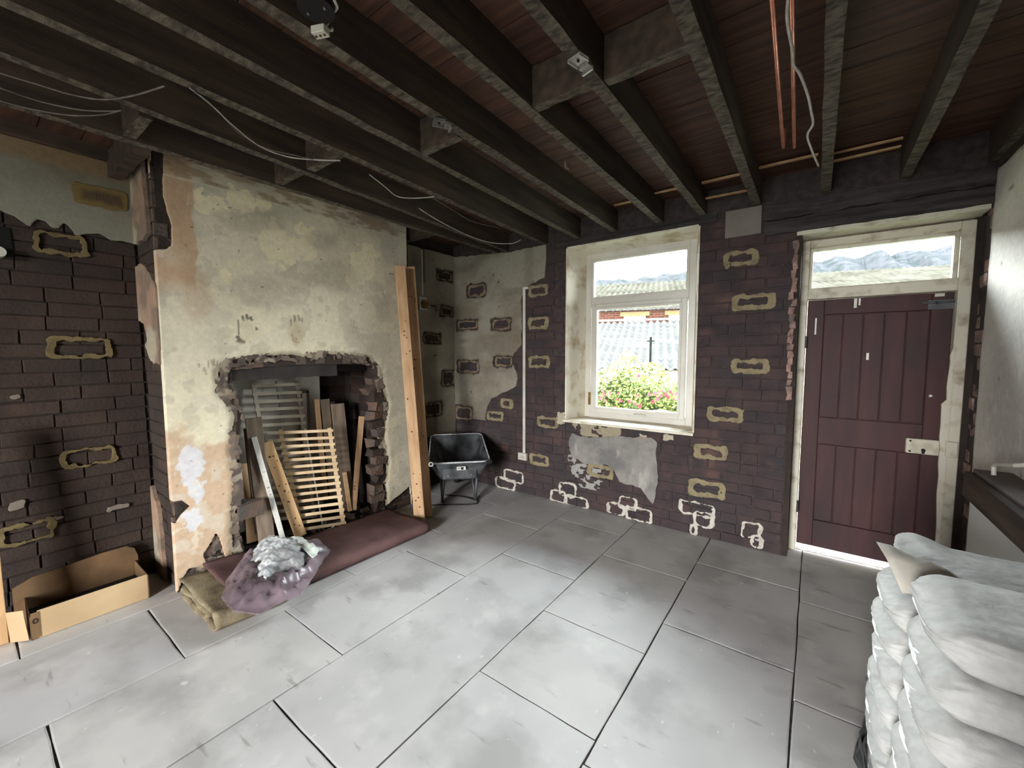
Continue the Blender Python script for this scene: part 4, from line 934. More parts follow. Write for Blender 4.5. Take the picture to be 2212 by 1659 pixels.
# crumpled sheet and patterned cloth on the carpet
m_sheet = mat('mauve_shiny_cloth', lin(132, 115, 122), lin(74, 62, 67), 3, .36, .25, 30, spec=.5, dist=.004)
m_lace = attr_mat('grey_patterned_cloth', rough=.6, bump=.3, bscale=80)
tfl = mapper((0, 0, 0), (1, 0, 0), (0, 1, 0), (0, 0, 1))
def F2(pts, z=.10): return [tuple(at(x, y, 2, z)[:2]) for x, y in pts]
sh = F2([(478, 1292), (505, 1318), (560, 1325), (600, 1305), (650, 1285), (672, 1262), (690, 1222), (718, 1190), (700, 1178), (660, 1186), (560, 1190), (520, 1210), (492, 1250)], .11)
def ridge(u, v, s, fr_): return 1-np.abs(fbm(u*fr_, v*fr_, s, 3))*4
def h_sheet(u, v):
    d = sdpoly(u, v, sh)
    return .112 + .075*sst(d, 0, .16)*(.6+fbm(u*5, v*5, 201)*1.4) + .050*ridge(u*1.2+v*.5, (v-u*.4)*.55, 202, 7.5)*sst(d, -.01, .06)+.016*ridge(u, v, 205, 16)*sst(d, .0, .06)
skin('crumpled_sheet', lambda u, v: sdpoly(u, v, sh)+fbm(u*9, v*9, 203)*.04, (-3.35, -2.3, .65, 1.75), .011, tfl, h_sheet, lambda u, v: h_sheet(u, v)-.006, (1, 1, 1), m_sheet)
o = bpy.data.objects['crumpled_sheet']; tag(o, 'shiny mauve sheet crumpled in a heap on the left end of the carpet', 'cloth')
lc = F2([(540, 1200), (545, 1255), (575, 1262), (600, 1242), (648, 1232), (668, 1205), (660, 1180), (628, 1170), (590, 1166), (560, 1176)], .17)
def h_lace(u, v): 
    d = sdpoly(u, v, lc); return .165+.05*sst(d, 0, .12)+.040*ridge(u*1.1-v*.5, (v+u*.2)*.6, 212, 8)*sst(d, -.01, .04)+.012*ridge(u, v, 215, 22)
def c_lace(u, v):
    c = mixc(lin(196, 198, 196), lin(140, 138, 136), sst(fbm(u*5, v*5, 213), -.1, .15))
    g = np.abs(((u*1.3+v*.9)*16) % 1-.5); g2 = np.abs(((u*.9-v*1.3)*16) % 1-.5); d = sdpoly(u, v, lc)
    p = ((g < .12) | (g2 < .12) | (np.hypot(g, g2) > .62)).astype(float)*sst(u, -3.02, -2.98)
    return mixc(c, lin(112, 112, 116), p*.75)
skin('patterned_cloth', lambda u, v: sdpoly(u, v, lc)+fbm(u*12, v*12, 214)*.05, (-3.35, -2.3, .75, 1.75), .010, tfl, h_lace, lambda u, v: h_lace(u, v)-.006, c_lace, m_lace)
o = bpy.data.objects['patterned_cloth']; tag(o, 'pale grey patterned cloth bunched on top of the mauve sheet', 'cloth')
wc = F2([(610, 1172), (640, 1163), (668, 1172), (690, 1190), (676, 1202), (655, 1188)], .20)
skin('white_cloth', lambda u, v: sdpoly(u, v, wc)+fbm(u*12, v*12, 224)*.04, (-3.35, -2.3, .75, 1.85), .010, tfl, lambda u, v: .20+.05*sst(sdpoly(u, v, wc), 0, .07)+.02*ridge(u, v, 222, 9), lambda u, v: .19+.05*sst(sdpoly(u, v, wc), 0, .07)+.02*ridge(u, v, 222, 9), np.array(lin(206, 214, 204)), m_lace)
o = bpy.data.objects['white_cloth']; tag(o, 'small off-white cloth fold behind the patterned cloth', 'cloth')

# ---- cardboard box in the left alcove
cbx = empty('cardboard_box', (-3.45, .40, 0)); T0 = cbx.location
def part(mb, name, m, parent, bevel=0, smooth=False):
    o = parent; off = Vector((0, 0, 0))
    while o is not None: off += o.location; o = o.parent
    mb.v = [tuple(Vector(v)-off) for v in mb.v]; return mb.build(name, m, parent, bevel=bevel, smooth=smooth)
part(MB().b2((-3.288, .185, .003), (-3.283, .635, .155)), 'front_panel', m_card, cbx)
part(MB().b2((-3.60, .16, .003), (-3.284, .640, .008)), 'bottom_panel', m_card_d, cbx)
part(MB().b2((-3.60, .636, .003), (-3.284, .640, .15)), 'side_panel', m_card_d, cbx)
part(MB().b2((-3.60, .158, .003), (-3.284, .163, .13)), 'side_panel', m_card_d, cbx)
pr = [(.12, .02), (.12, .20), (.20, .235), (.50, .262), (.60, .262), (.64, .235), (.655, .18), (.655, .02)]
mb = MB(); n = len(pr); mb.add([(-3.592, y, z) for y, z in pr]+[(-3.585, y, z) for y, z in pr], [tuple(range(n-1, -1, -1)), tuple(range(n, 2*n))]+[(i, (i+1) % n, n+(i+1) % n, n+i) for i in range(n)]); part(mb, 'back_panel', m_card_d, cbx)
part(MB().b2((-3.58, .17, .01), (-3.30, .63, .06), jit=.006), 'dark_inside', m_black, cbx)  # black slab put in to darken the inside of the box
part(MB().box((-3.335, .115, .085), (.004, .10, .165), Matrix.Rotation(-.9, 3, 'Z') @ Matrix.Rotation(.12, 3, 'X')), 'open_flap', m_card, cbx)
tp = part(MB().b2((-3.284, .162, .01), (-3.279, .19, .15)), 'tape_end', m_card_d, cbx)
part(MB().tube([(-3.277+.0, .176+.008*math.cos(a), .105+.013*math.sin(a)) for a in np.linspace(0, 6.283, 15)], .0018, 5), 'printed_ring', m_black, tp)
tag(cbx, 'low open brown cardboard box on the floor of the left alcove', 'box')
# plank at the far left edge
q0 = at(21, 1390, 2, .002)
plank('upright_board', (q0.x-.02, q0.y-.062, .002), (q0.x-.12, q0.y-.062, 1.12), .12, .02, (1, 0, 0), m_pine, 'pale upright board leaning at the far left edge beside the cardboard box', 'timber', knots=6)

# ---- wheelbarrow
wb = empty('wheelbarrow', (-2.87, 2.985, 0), math.atan2(.69, -.72))
def tray():
    rows = []   # rings of a rounded rectangle: z-level, x0,x1,half width rear, half width front, radius
    def rr(x0, x1, wr, wf_, z0, z1, r, n=5):
        pts = []
        for (cx_, sy, a0) in ((x1, 1, 0), (x0, 1, 90), (x0, -1, 180), (x1, -1, 270)):
            sx_ = 1 if cx_ == x1 else -1; hw = wf_ if cx_ == x1 else wr
            for k in range(n+1):
                a = math.radians(a0+90*k/n); x = cx_-sx_*r+r*math.cos(a); y = sy*(hw-r)+r*math.sin(a)
                t = (x-x0)/(x1-x0); pts.append((x, y, z0+(z1-z0)*t))
        return pts
    L_ = [rr(-.245, .535, .292, .285, .480, .600, .07), rr(-.23, .52, .278, .272, .475, .594, .065), rr(-.17, .42, .235, .22, .34, .42, .06), rr(-.12, .32, .18, .16, .275, .29, .05)]
    inn = [rr(-.225, .515, .274, .268, .478, .597, .062), rr(-.162, .412, .229, .214, .345, .425, .055), rr(-.115, .31, .174, .155, .284, .298, .045)]
    mb = MB(); n = len(L_[0])
    rings = L_[::-1]+inn
    for r in rings: mb.v += r
    for i in range(len(rings)-1):
        for k in range(n): mb.f.append((i*n+k, i*n+(k+1) % n, (i+1)*n+(k+1) % n, (i+1)*n+k))
    mb.f += [tuple(range(n-1, -1, -1)), tuple((len(rings)-1)*n+k for k in range(n))]; mb.m = [0]*len(mb.f); return mb, L_[0]
mb, rimp = tray(); tr = mb.build('tray', m_steel_b, wb, smooth=False, bevel=.0)
MB().tube(rimp+[rimp[0]], .008, 8, False).build('rim', m_rim, tr)
for s in (-1, 1):
    t = MB().tube([(-.40, s*.265, .515), (-.26, s*.262, .475), (-.14, s*.20, .36), (.0, s*.165, .285), (.30, s*.11, .255), (.66, s*.06, .19)], .016, 10).build('handle_tube', m_steel_b, wb, smooth=True)
    MB().tube([(-.44, s*.267, .527), (-.33, s*.264, .495)], .021, 12).build('grip', m_white if s > 0 else m_rubber, t)
    MB().cyl((-.442, s*.267, .528), (1, 0, -.2), .012, .006, 10).build('grip_hole', m_black, t)
    MB().tube([(-.03, s*.185, .30), (.0, s*.17, .10), (.0, s*.17, .016), (.06, s*.17, .016), (.12, s*.16, .10), (.16, s*.14, .27)], .014, 10).build('leg', m_steel_b, wb, smooth=True)
MB().b2((-.20, -.16, .31), (-.19, .16, .43)).build('rear_plate', m_steel_b, wb)
stk = MB().b2((-.246, -.055, .405), (-.2445, .03, .44)).build('sticker', m_white, wb); stk.rotation_euler.y = 0
MB().b2((-.2475, -.035, .41), (-.246, -.01, .435)).b2((-.2475, .0, .418), (-.246, .02, .422)).b2((-.2475, .0, .428), (-.246, .02, .431)).build('print', m_black, stk)
for s in (-1, 1): MB().cyl((-.205, s*.11, .345), (1, 0, 0), .008, .012, 10).build('bolt', m_metal, wb)
wh = MB()
R_, r_ = .155, .042; nT, nt_ = 28, 10
for i in range(nT):
    a = 2*math.pi*i/nT
    for j in range(nt_):
        b = 2*math.pi*j/nt_; q = R_+r_*math.cos(b); wh.v.append((.66+q*math.cos(a), r_*math.sin(b), .20+q*math.sin(a)))
for i in range(nT):
    for j in range(nt_): wh.f.append((i*nt_+j, ((i+1) % nT)*nt_+j, ((i+1) % nT)*nt_+(j+1) % nt_, i*nt_+(j+1) % nt_)); wh.m.append(0)
wh.v = [(x, y, z) for x, y, z in wh.v]; wo = wh.build('wheel', m_rubber, wb, smooth=True)
MB().cyl((.66, 0, .20), (0, 1, 0), .11, .03, 24).cyl((.66, 0, .20), (0, 1, 0), .015, .16, 12).build('wheel_rim', m_metal, wo)
tag(wb, 'black wheelbarrow with its rim highlight painted pale parked in the room corner', 'wheelbarrow')
cl = [at(x, y, 2, .006) for x, y in ((962, 1069), (990, 1071), (1015, 1076), (1033, 1083), (1030, 1088), (1010, 1090), (980, 1090), (950, 1090), (925, 1092), (905, 1094))]
tag(MB().tube(cl, .005, 6).build('floor_cable', m_rubber), 'thin black cable looped on the floor around the wheelbarrow legs', 'cable')

# ---- fittings on the walls
co = MB(); a = at(1134, 978, 1, YF); b = at(1133, 626, 1, YF)
co.b2((a.x-.016, YF-.022, a.z), (a.x+.016, YF-.006, b.z)).b2((a.x-.016, YF-.022, b.z), (a.x+.05, YF-.006, b.z+.025))
tag(co.build('cable_trunking', m_plast, bevel=.002), 'white vertical cable trunking on the brickwork left of the window', 'trunking')
sk = empty('socket_box', (a.x-.012, YF-.006, a.z-.075)); MB().b2((-.055, -.035, 0), (.055, 0, .078)).build('box_body', m_plast, sk, bevel=.004)
MB().b2((-.05, -.039, .004), (.05, -.034, .074)).build('face_plate', m_plast, sk, bevel=.002)
sl = MB()
for z in (.028, .034, .044, .05): sl.b2((-.03+random.uniform(0, .02), -.0405, z), (.03, -.039, z+.002))
sl.build('faint_print', m_metal, sk); tag(sk, 'white electrical box at the foot of the wall trunking', 'socket')
a = at(912, 545, 0, XL); b = at(912, 640, 0, XL)
tag(MB().b2((XL+.0, b.y-.018, b.z), (XL+.016, b.y+.006, 2.645)).build('cable_conduit', m_plast, bevel=.002), 'pale conduit dropping down the right alcove side wall to a round fitting', 'conduit')
c = at(911, 656, 0, XL); th_ = empty('round_switch', (XL+.012, c.y, c.z))
MB().b2((0, -.055, -.07), (.014, .055, .075)).build('back_plate', m_plast, th_, bevel=.004)
MB().cyl((.022, .01, -.01), (1, 0, 0), .046, .02, 24).build('brass_ring', m_brass, th_)
MB().cyl((.036, .01, -.01), (1, 0, 0), .016, .018, 16).build('knob', m_brass, th_)
tag(th_, 'old round brass switch on a white plate in the right alcove', 'switch')
c = at(933, 662, 0, XL); gt = empty('gas_tap', (XL+.012, c.y, c.z))
MB().tube([(0, 0, 0), (.05, 0, 0)], .009, 10).tube([(.05, 0, 0), (.055, 0, -.03)], .008, 10).build('tap_body', m_brass, gt)
MB().tube([(.055, 0, -.028), (.058, .008, -.06)], [.006, .022], 12).build('bell_mouth', m_metal, gt)
MB().tube([(.02, -.07, .008), (.02, 0, .004)], .004, 8).build('supply_pipe', m_brass, gt)
tag(gt, 'small brass tap with a flared mouth beside the round switch', 'tap')

# ---- cabinet by the right wall
kx0, kx1, ky0, ky1 = .65, XR-.002, 1.95, 2.95
kb = empty('low_cabinet', (kx0, ky1, 0))
part(MB().b2((kx0+.012, ky0, .0), (kx1, ky1-.01, .80)), 'cabinet_body', m_white, kb)
part(MB().b2((kx0, ky0, .03), (kx0+.012, ky1, .795)), 'side_panel', mat('cool_white_panel', lin(236, 240, 238), lin(228, 232, 228), 2, .5, .03), kb, bevel=.002)
m_dkwood = mat('dark_brown_board', lin(92, 78, 66), lin(62, 52, 46), 4, .7, .25, 30, stretch=(5, .6, 5), dist=.003)
part(MB().b2((kx0-.02, ky0, .80), (kx1, ky1+.04, .925), jit=.003), 'top_board', m_dkwood, kb, bevel=.004)
part(MB().b2((kx0+.01, ky0, .925), (kx1, ky1+.03, .945), jit=.003), 'shelf_board', mat('dusty_shelf', lin(120, 110, 104), lin(96, 88, 84), 4, .8, .2), kb, bevel=.003)
tag(kb, 'low cabinet with a white side and dark timber top against the right wall', 'cabinet')
a = at(2145, 1045, 0, .70)
pp = [Vector((.70, a.y, .945)), Vector((.70, a.y+.01, .985)), Vector((.70, a.y-.01, 1.0)), Vector((.72, a.y-.16, 1.03)), Vector((.775, a.y-.19, 1.05))]
tag(MB().tube(pp, .009, 10).build('bent_pipe', m_plast), 'thin white bent pipe rising from the cabinet top to the right wall', 'pipe')

# ---- stack of white sacks on a pallet
pal = empty('pallet', (.5, 1.5, 0)); T0 = pal.location
for k, y in enumerate((1.10, 1.50, 1.88)): part(MB().b2((.24, y-.04, .0), (.79, y+.04, .075), jit=.002), 'bearer', m_oldwood, pal)
for k in range(6): part(MB().b2((.235+k*.095, 1.05, .077), (.235+k*.095+.075, 1.93, .095), jit=.002), 'deck_board', m_oldwood, pal)
tag(pal, 'grey wooden pallet hidden under the stack of white sacks', 'pallet')
m_sack = attr_mat('white_paper_sack', rough=.6, bump=.6, bscale=20, var=.16, spec=.3, dist=.010)
_SG = {}
def sphere_grid(n):
    if n in _SG: return _SG[n]
    idx = {}; pts = []; fs = []
    for ax in range(3):
        for sgn in (-1, 1):
            for i in range(n):
                for j in range(n):
                    q = []
                    for di, dj in ((0, 0), (1, 0), (1, 1), (0, 1)):
                        p = [0, 0, 0]; p[ax] = sgn; p[(ax+1) % 3] = -1+2*(i+di)/n; p[(ax+2) % 3] = -1+2*(j+dj)/n
                        k = (round(p[0]*999), round(p[1]*999), round(p[2]*999))
                        if k not in idx: idx[k] = len(pts); pts.append(p)
                        q.append(idx[k])
                    fs.append(tuple(q if sgn > 0 else q[::-1]))
    _SG[n] = (np.array(pts, float), fs); return _SG[n]
def sack(cx_, cy_, cz, lx, ly, lz, seed, torn=False):
    pts, fs = sphere_grid(34)
    p = 6.5; r = (np.abs(pts)**p).sum(1)**(1/p); X, Y, Z = (pts/r[:, None]).T
    e = np.maximum(0, np.abs(X)-.78)/.22; e2 = np.maximum(0, np.abs(Y)-.78)/.22
    Zs = Z*(1-.66*e**1.5)*(1-.14*e2**2)
    wr = fbm(X*3+seed, Y*6+Z*4, seed, 4)*.20 + (.5-np.abs(fbm(X*4+seed, Y*9+Z*12, seed+2, 3))*4)*.05*(.3+e+.5*e2)
    k_ = .25+.75*np.minimum(1, e+.5*e2+.25)
    x = X*lx/2*(1+wr*.12); y = Y*ly/2*(1+wr*.22)+.010*np.sin(X*4+seed)
    z = Zs*lz/2*(1+wr*k_)*1.04+.003*np.sin(X*7+seed*2)+.003*np.cos(Y*5+seed)
    if torn: z = z+np.maximum(0, -X-.55)*.10*np.maximum(0, Y+.3)
    vs = [tuple(q) for q in np.stack([x, y, z], 1)]
    t = np.clip(wr*4, 0, 1)[:, None]; c3 = np.array(lin(178, 177, 174))*(1-t*.10)
    cols = np.concatenate([c3, np.ones((len(vs), 1))], 1)
    me = bpy.data.meshes.new('plaster_sack'); me.from_pydata(vs, [], fs); me.materials.append(m_sack); me.polygons.foreach_set('use_smooth', [True]*len(fs))
    ca = me.color_attributes.new('Col', 'FLOAT_COLOR', 'POINT'); ca.data.foreach_set('color', np.array(cols, dtype=np.float32).ravel()); me.update()
    o = bpy.data.objects.new('sack', me); COL.objects.link(o); o.location = (cx_, cy_, cz)
    # glued flap folded over the left end
    x = -lx/2; w_ = ly*.40
    fl = []
    rr_ = random.Random(seed)
    m2 = 9
    for r in range(3):
        for k in range(m2):
            t = k/(m2-1)*2-1; fl.append((x+(.020, -.004, .012)[r]+rr_.uniform(-.003, .003)+.02*abs(t)**3, t*w_*(1-.12*r), (.022, .0, -.030)[r]*(1-.15*abs(t))+rr_.uniform(-.003, .003)))
    F_ = [(r*m2+k, r*m2+k+1, (r+1)*m2+k+1, (r+1)*m2+k) for r in range(2) for k in range(m2-1)]
    mf = bpy.data.meshes.new('end_flap'); mf.from_pydata(fl, [], F_); mf.materials.append(m_sack)
    ca = mf.color_attributes.new('Col', 'FLOAT_COLOR', 'POINT'); ca.data.foreach_set('color', np.tile(np.array([*lin(230, 231, 232), 1.0], dtype=np.float32), (len(fl), 1)).ravel()); mf.update()
    fo_ = bpy.data.objects.new('end_flap', mf); COL.objects.link(fo_); fo_.parent = o
    so = fo_.modifiers.new('solidify', 'SOLIDIFY'); so.thickness = .002
    return o
ORD = ['lowest', 'second', 'third', 'fourth', 'fifth', 'sixth', 'seventh', 'eighth']
z = .097
for k in range(8):
    h_ = .105
    dx = [-.03, -.02, -.02, -.015, -.01, -.005, .0, .005][k]
    s = sack(.505+dx, 1.37+random.uniform(-.006, .006), z+h_/2, .555, .345, h_*.975, 10+k)
    tag(s, f'white paper sack in the near column of the stack, {ORD[k]} from the floor' if k < 7 else 'topmost white paper sack of the near column, flat wrinkled upper side', 'sack', 'white sacks stacked by the right wall'); z += h_
z = .097
for k in range(7):
    h_ = .100
    dx = [-.01, -.015, -.02, -.02, -.015, -.02, -.01][k]
    s = sack(.50+dx, 1.725+random.uniform(-.008, .008), z+h_/2, .575, .345, h_*.975, 30+k)
    tag(s, f'white paper sack in the far column nearer the door, {ORD[k]} from the floor', 'sack', 'white sacks stacked by the right wall'); z += h_
# an opened sack on the far column
op = sack(.53, 1.73, z+.05, .58, .35, .09, 50, torn=True); tag(op, 'opened white sack with a torn upright mouth on top of the far column', 'sack', 'white sacks stacked by the right wall')
m_mouth = mat('sack_paper_grey', lin(176, 170, 160), lin(150, 144, 134), 9, .7, .4, 40, dist=.004)
ml = MB(); nn = 12; vs = []
for k in range(nn+1):
    t = k/nn; 
    for r, hgt in enumerate((0, .035, .07, .10)):
        vs.append((-.30-.05*(r/3.)*(1-t)+t*.30+random.uniform(-.003, .003), -.17+.02*math.sin(t*6)+.10*(r/3)**1.3*(1-t), -.01+hgt*(1-.75*t)+random.uniform(-.005, .005)))
fs = [(k*4+r, (k+1)*4+r, (k+1)*4+r+1, k*4+r+1) for k in range(nn) for r in range(3)]
ml.add(vs, fs); o = ml.build('torn_mouth', m_mouth, op, smooth=True); so = o.modifiers.new('solidify', 'SOLIDIFY'); so.thickness = .002
# pen marks on sack ends
for k, (yy_, zz) in enumerate(((1.62, .74), (1.66, .66), (1.68, .58))):
    pass
# torn black wrapping at the foot of the stack
m_film = mat('black_plastic_film', lin(20, 21, 24), lin(40, 42, 46), 12, .35, .5, 40, spec=.6, dist=.004)
mb = MB(); vs = []; nu_, nv_ = 14, 8
for i in range(nu_+1):
    for j in range(nv_+1):
        a, b = i/nu_, j/nv_; vs.append((.205-.018*math.sin(a*9+b*3)-random.uniform(0, .012), 1.50+a*.47, .01+b*(.24+.05*math.sin(a*14))*(.35+.65*a)+random.uniform(-.006, .006)))
mb.add(vs, [(i*(nv_+1)+j, i*(nv_+1)+j+1, (i+1)*(nv_+1)+j+1, (i+1)*(nv_+1)+j) for i in range(nu_) for j in range(nv_)])
o = mb.build('plastic_wrap', m_film); so = o.modifiers.new('solidify', 'SOLIDIFY'); so.thickness = .002; tag(o, 'torn black plastic wrap hanging at the foot of the sack stack', 'plastic wrap')

# ---- under the ceiling: brackets, junction box, pipes, cables
def bracket(px, py, label, rz, m=m_bkt, z=ZJ-.004, flip=1):
    c = at(px, py, 2, z); r = empty('light_bracket', c, rz)
    MB().b2((-.030, -.026, -.006), (.030, .026, .0)).b2((-.030, -.026, -.014), (-.024, .026, -.006)).b2((.024, -.026, -.014), (.030, .026, -.006)).build('clip_plate', m, r, bevel=.001)
    MB().cyl((0, 0, -.009), (0, 0, 1), .005, .006, 10).build('screw', m_black, r)
    MB().b2((-.022, .028, -.020), (.024, .050, -.004)).b2((-.026, .050, -.030), (.026, .058, -.012), jit=.001).build('spring_arm', m_metal, r, bevel=.001)
    tag(r, label, 'bracket'); return r
bracket(1249, 126, 'bright metal clip bracket on the joist under the long nogging', -.25)
bracket(948, 262, 'dull metal clip bracket on a joist left of the ceiling centre', -.55, m_metal)
c = at(1216, 361, 2, ZJ+.04); tag(MB().box((c.x+.03, c.y, c.z), (.012, .05, .035)).build('wood_offcut', m_oldwood, bevel=.002), 'small pale wooden block stuck on a joist side above the window', 'block')
c = at(683, 22, 2, ZJ-.02); jb = empty('ceiling_rose', c)
MB().cyl((0, 0, .025), (0, 0, 1), .055, .05, 28, .045).build('rose_body', m_black, jb, smooth=False)
MB().cyl((-.03, -.01, -.002), (0, 0, 1), .004, .006, 8).cyl((.03, .01, -.002), (0, 0, 1), .004, .006, 8).build('screw', m_metal, jb)
tag(jb, 'round black ceiling rose with two screws among the joists at the top', 'ceiling rose')
c2_ = at(692, 68, 2, ZJ-.03); cb_ = empty('connector_block', c2_, .4)
MB().b2((-.025, -.016, -.012), (.025, .016, .012)).build('block_body', m_plast, cb_, bevel=.002)
for k in range(3): MB().cyl((-.016+.016*k, 0, -.013), (0, 0, 1), .004, .004, 8).build('terminal', m_brass, cb_)
tag(cb_, 'white plastic terminal block hanging below the black ceiling rose', 'connector')
def cable(pts, label, r=.004, m=m_cable, z=ZJ-.005, zs=None, cat='cable', name='cable'):
    P3 = [at(x, y, 2, (zs[i] if zs else z)) for i, (x, y) in enumerate(pts)]
    out = []
    for i in range(len(P3)-1):
        p0, p1, p2, p3 = P3[max(i-1, 0)], P3[i], P3[i+1], P3[min(i+2, len(P3)-1)]
        for k in range(6):
            t = k/6; out.append(.5*((2*p1)+(p2-p0)*t+(2*p0-5*p1+4*p2-p3)*t*t+(3*p1-p0-3*p2+p3)*t**3))
    out.append(P3[-1]); return tag(MB().tube(out, r, 7).build(name, m, smooth=True), label, cat)
cable([(722, 0), (728, 15), (722, 24), (712, 22), (706, 10)], 'upper short cable loop beside the black ceiling rose', .0045)
cable([(700, 8), (708, 25), (710, 45), (705, 58), (716, 66), (718, 60)], 'lower cable loop running from the rose to the terminal block', .0045)
cable([(410, 190), (455, 225), (500, 268), (560, 315), (620, 338), (680, 345), (735, 347)], 'pale cable sagging under the joists above the chimney breast', .0035)
cable([(420, 196), (470, 240), (520, 290), (580, 322), (640, 336), (700, 350)], 'thinner dusty cable running beside the pale sagging cable', .0025, m_cabled)
cable([(798, 377), (830, 402), (858, 424), (895, 428), (938, 425)], 'pale cable loop between joists right of the chimney breast', .0035)
cable([(935, 428), (975, 452), (1020, 478), (1075, 492)], 'dusty thin cable along the joist side toward the window', .0025, m_cabled)
cable([(905, 450), (950, 478), (1010, 508), (1060, 524), (1105, 526), (1125, 518)], 'long pale cable curving under the joists above the right alcove', .0040)
cable([(0, 158), (80, 182), (160, 206), (225, 215), (290, 206), (355, 186)], 'uppermost dusty cable hanging at the far left of the ceiling', .0035, m_cabled)
cable([(0, 190), (90, 220), (180, 238), (260, 240)], 'middle dusty cable hanging at the far left of the ceiling', .003, m_cabled)
cable([(0, 218), (70, 236), (150, 249), (220, 248), (262, 238)], 'lowest dusty cable hanging at the far left of the ceiling', .003, m_cabled)
cable([(1706, -30), (1700, 30), (1704, 66), (1712, 110), (1714, 140), (1728, 160), (1745, 205), (1752, 240), (1756, 268), (1744, 292), (1752, 320), (1762, 345), (1768, 358)], 'loose white cable dangling beside the copper pipes', .0055, z=2.60)
m_cp = m_copper
for (px0, px1, lab) in ((1668, 1692, 'left copper pipe of the pair running under the ceiling boards'), (1711, 1716, 'right copper pipe of the pair, next to the dangling cable')):
    p = at(px0, 0, 2, 2.66); q = at(px1, 318, 2, 2.66); d = (q-p)
    tag(MB().tube([p-d*.5, p, q, q+Vector((0, .03, .06)), q+Vector((0, .04, .115))], .0085, 10).build('copper_pipe', m_cp, smooth=True), lab, 'pipe', 'two copper pipes at the ceiling')

# ================================================================== outside
CA, SA = math.cos(math.radians(17)), math.sin(math.radians(17))
W3 = lambda u, v, z: (u*CA-v*SA, u*SA+v*CA, z)
m_fb_spec = None
m_ground = mat('outside_paving', lin(120, 118, 112), lin(96, 100, 84), 1.2, .9, .1, obj=False)
gmb = MB()
def outquad(mb, a, b, c, d, t=.05): mb.add([a, b, c, d]+[(p[0], p[1], p[2]-t) for p in (a, b, c, d)], [(0, 1, 2, 3), (7, 6, 5, 4), (0, 4, 5, 1), (1, 5, 6, 2), (2, 6, 7, 3), (3, 7, 4, 0)])
outquad(gmb, (-60, 4.03, -.06), (60, 4.03, -.06), (60, 7.5, -.10), (-60, 7.5, -.10))
outquad(gmb, (-140, 7.5, -.10), (140, 7.5, -.10), (200, 60, -3), (-200, 60, -3))
outquad(gmb, (-200, 60, -3), (200, 60, -3), (500, 420, -2), (-500, 420, -2))
outquad(gmb, (-60, -60, -.2), (60, -60, -.2), (60, 4.0, -.2), (-60, 4.0, -.2), .01)
struct(gmb.build('ground', m_ground))
# corrugated roofs
m_roof1 = mat('weathered_fibre_cement', lin(56, 55, 51), lin(42, 41, 41), .8, .8, .1, 12, stretch=(1.0, 6, 1), obj=False, spec=0)
m_roof2 = mat('buff_fibre_cement', lin(50, 48, 42), lin(36, 34, 29), .8, .8, .1, 12, obj=False, spec=0)
def corr(u0, u1, v0, z0, v1, z1, pitch, amp):
    mb = MB(); n = int((u1-u0)/pitch*6); nv = 2
    L_ = math.hypot(v1-v0, z1-z0); nvv = (-(z1-z0)/L_, (v1-v0)/L_)
    for k in range(n+1):
        u = u0+(u1-u0)*k/n; h_ = amp*math.cos(2*math.pi*k/6)
        for (v_, z_) in ((v0, z0), (v1, z1)): mb.v.append(W3(u, v_+nvv[0]*h_, z_+nvv[1]*h_))
        for (v_, z_) in ((v0, z0), (v1, z1)): mb.v.append(W3(u, v_+nvv[0]*(h_-.03), z_+nvv[1]*(h_-.03)))
    for k in range(n):
        b = k*4; mb.f += [(b, b+4, b+5, b+1), (b+2, b+3, b+7, b+6), (b, b+2, b+6, b+4), (b+1, b+5, b+7, b+3)]; mb.m += [0]*4
    return mb
sd = empty('garage_block', W3(0, 18, 0))
def outp(mb, name, m, parent): 
    off = parent.location if parent.parent is None else parent.parent.location
    mb.v = [tuple(Vector(v)-Vector(off)) for v in mb.v]; return mb.build(name, m, parent)
outp(corr(-9, 5, 14.8, .97, 22.0, 3.12, .30, .06), 'corrugated_roof', m_roof1, sd)
mb = MB(); mb.add([W3(-9, 15.0, -2), W3(5, 15.0, -2), W3(5, 15.0, .95), W3(-9, 15.0, .95), W3(-9, 15.2, -2), W3(5, 15.2, -2), W3(5, 15.2, .95), W3(-9, 15.2, .95)], [(0, 1, 2, 3), (7, 6, 5, 4), (0, 4, 5, 1), (1, 5, 6, 2), (2, 6, 7, 3), (3, 7, 4, 0)]); outp(mb, 'front_wall', m_oldwood, sd)
mb = MB(); outquad(mb, W3(-9, 21.9, 3.24), W3(5, 21.9, 3.24), W3(5, 22.15, 3.24), W3(-9, 22.15, 3.24), .07); rc = outp(mb, 'ridge_cap', m_white, sd)
tag(sd, 'low outbuilding with a pale corrugated roof sloping toward the garden hedge', 'building')
fb = empty('brick_building', W3(0, 23, 0))
def wbox(u0, u1, v0, v1, z0, z1):
    mb = MB(); mb.add([W3(u0, v0, z0), W3(u1, v0, z0), W3(u1, v0, z1), W3(u0, v0, z1), W3(u0, v1, z0), W3(u1, v1, z0), W3(u1, v1, z1), W3(u0, v1, z1)], [(0, 1, 2, 3), (7, 6, 5, 4), (0, 4, 5, 1), (1, 5, 6, 2), (2, 6, 7, 3), (3, 7, 4, 0)]); return mb
m_fbrick, nt_, b_ = nodes('red_brick_wall'); t_ = nt_.nodes.new('ShaderNodeTexBrick'); t_.inputs['Color1'].default_value = (*lin(46, 22, 17), 1); t_.inputs['Color2'].default_value = (*lin(36, 20, 16), 1); t_.inputs['Mortar'].default_value = (*lin(44, 40, 34), 1)
t_.inputs['Scale'].default_value = 1.0; t_.inputs['Brick Width'].default_value = .34; t_.inputs['Row Height'].default_value = .12; t_.inputs['Mortar Size'].default_value = .015
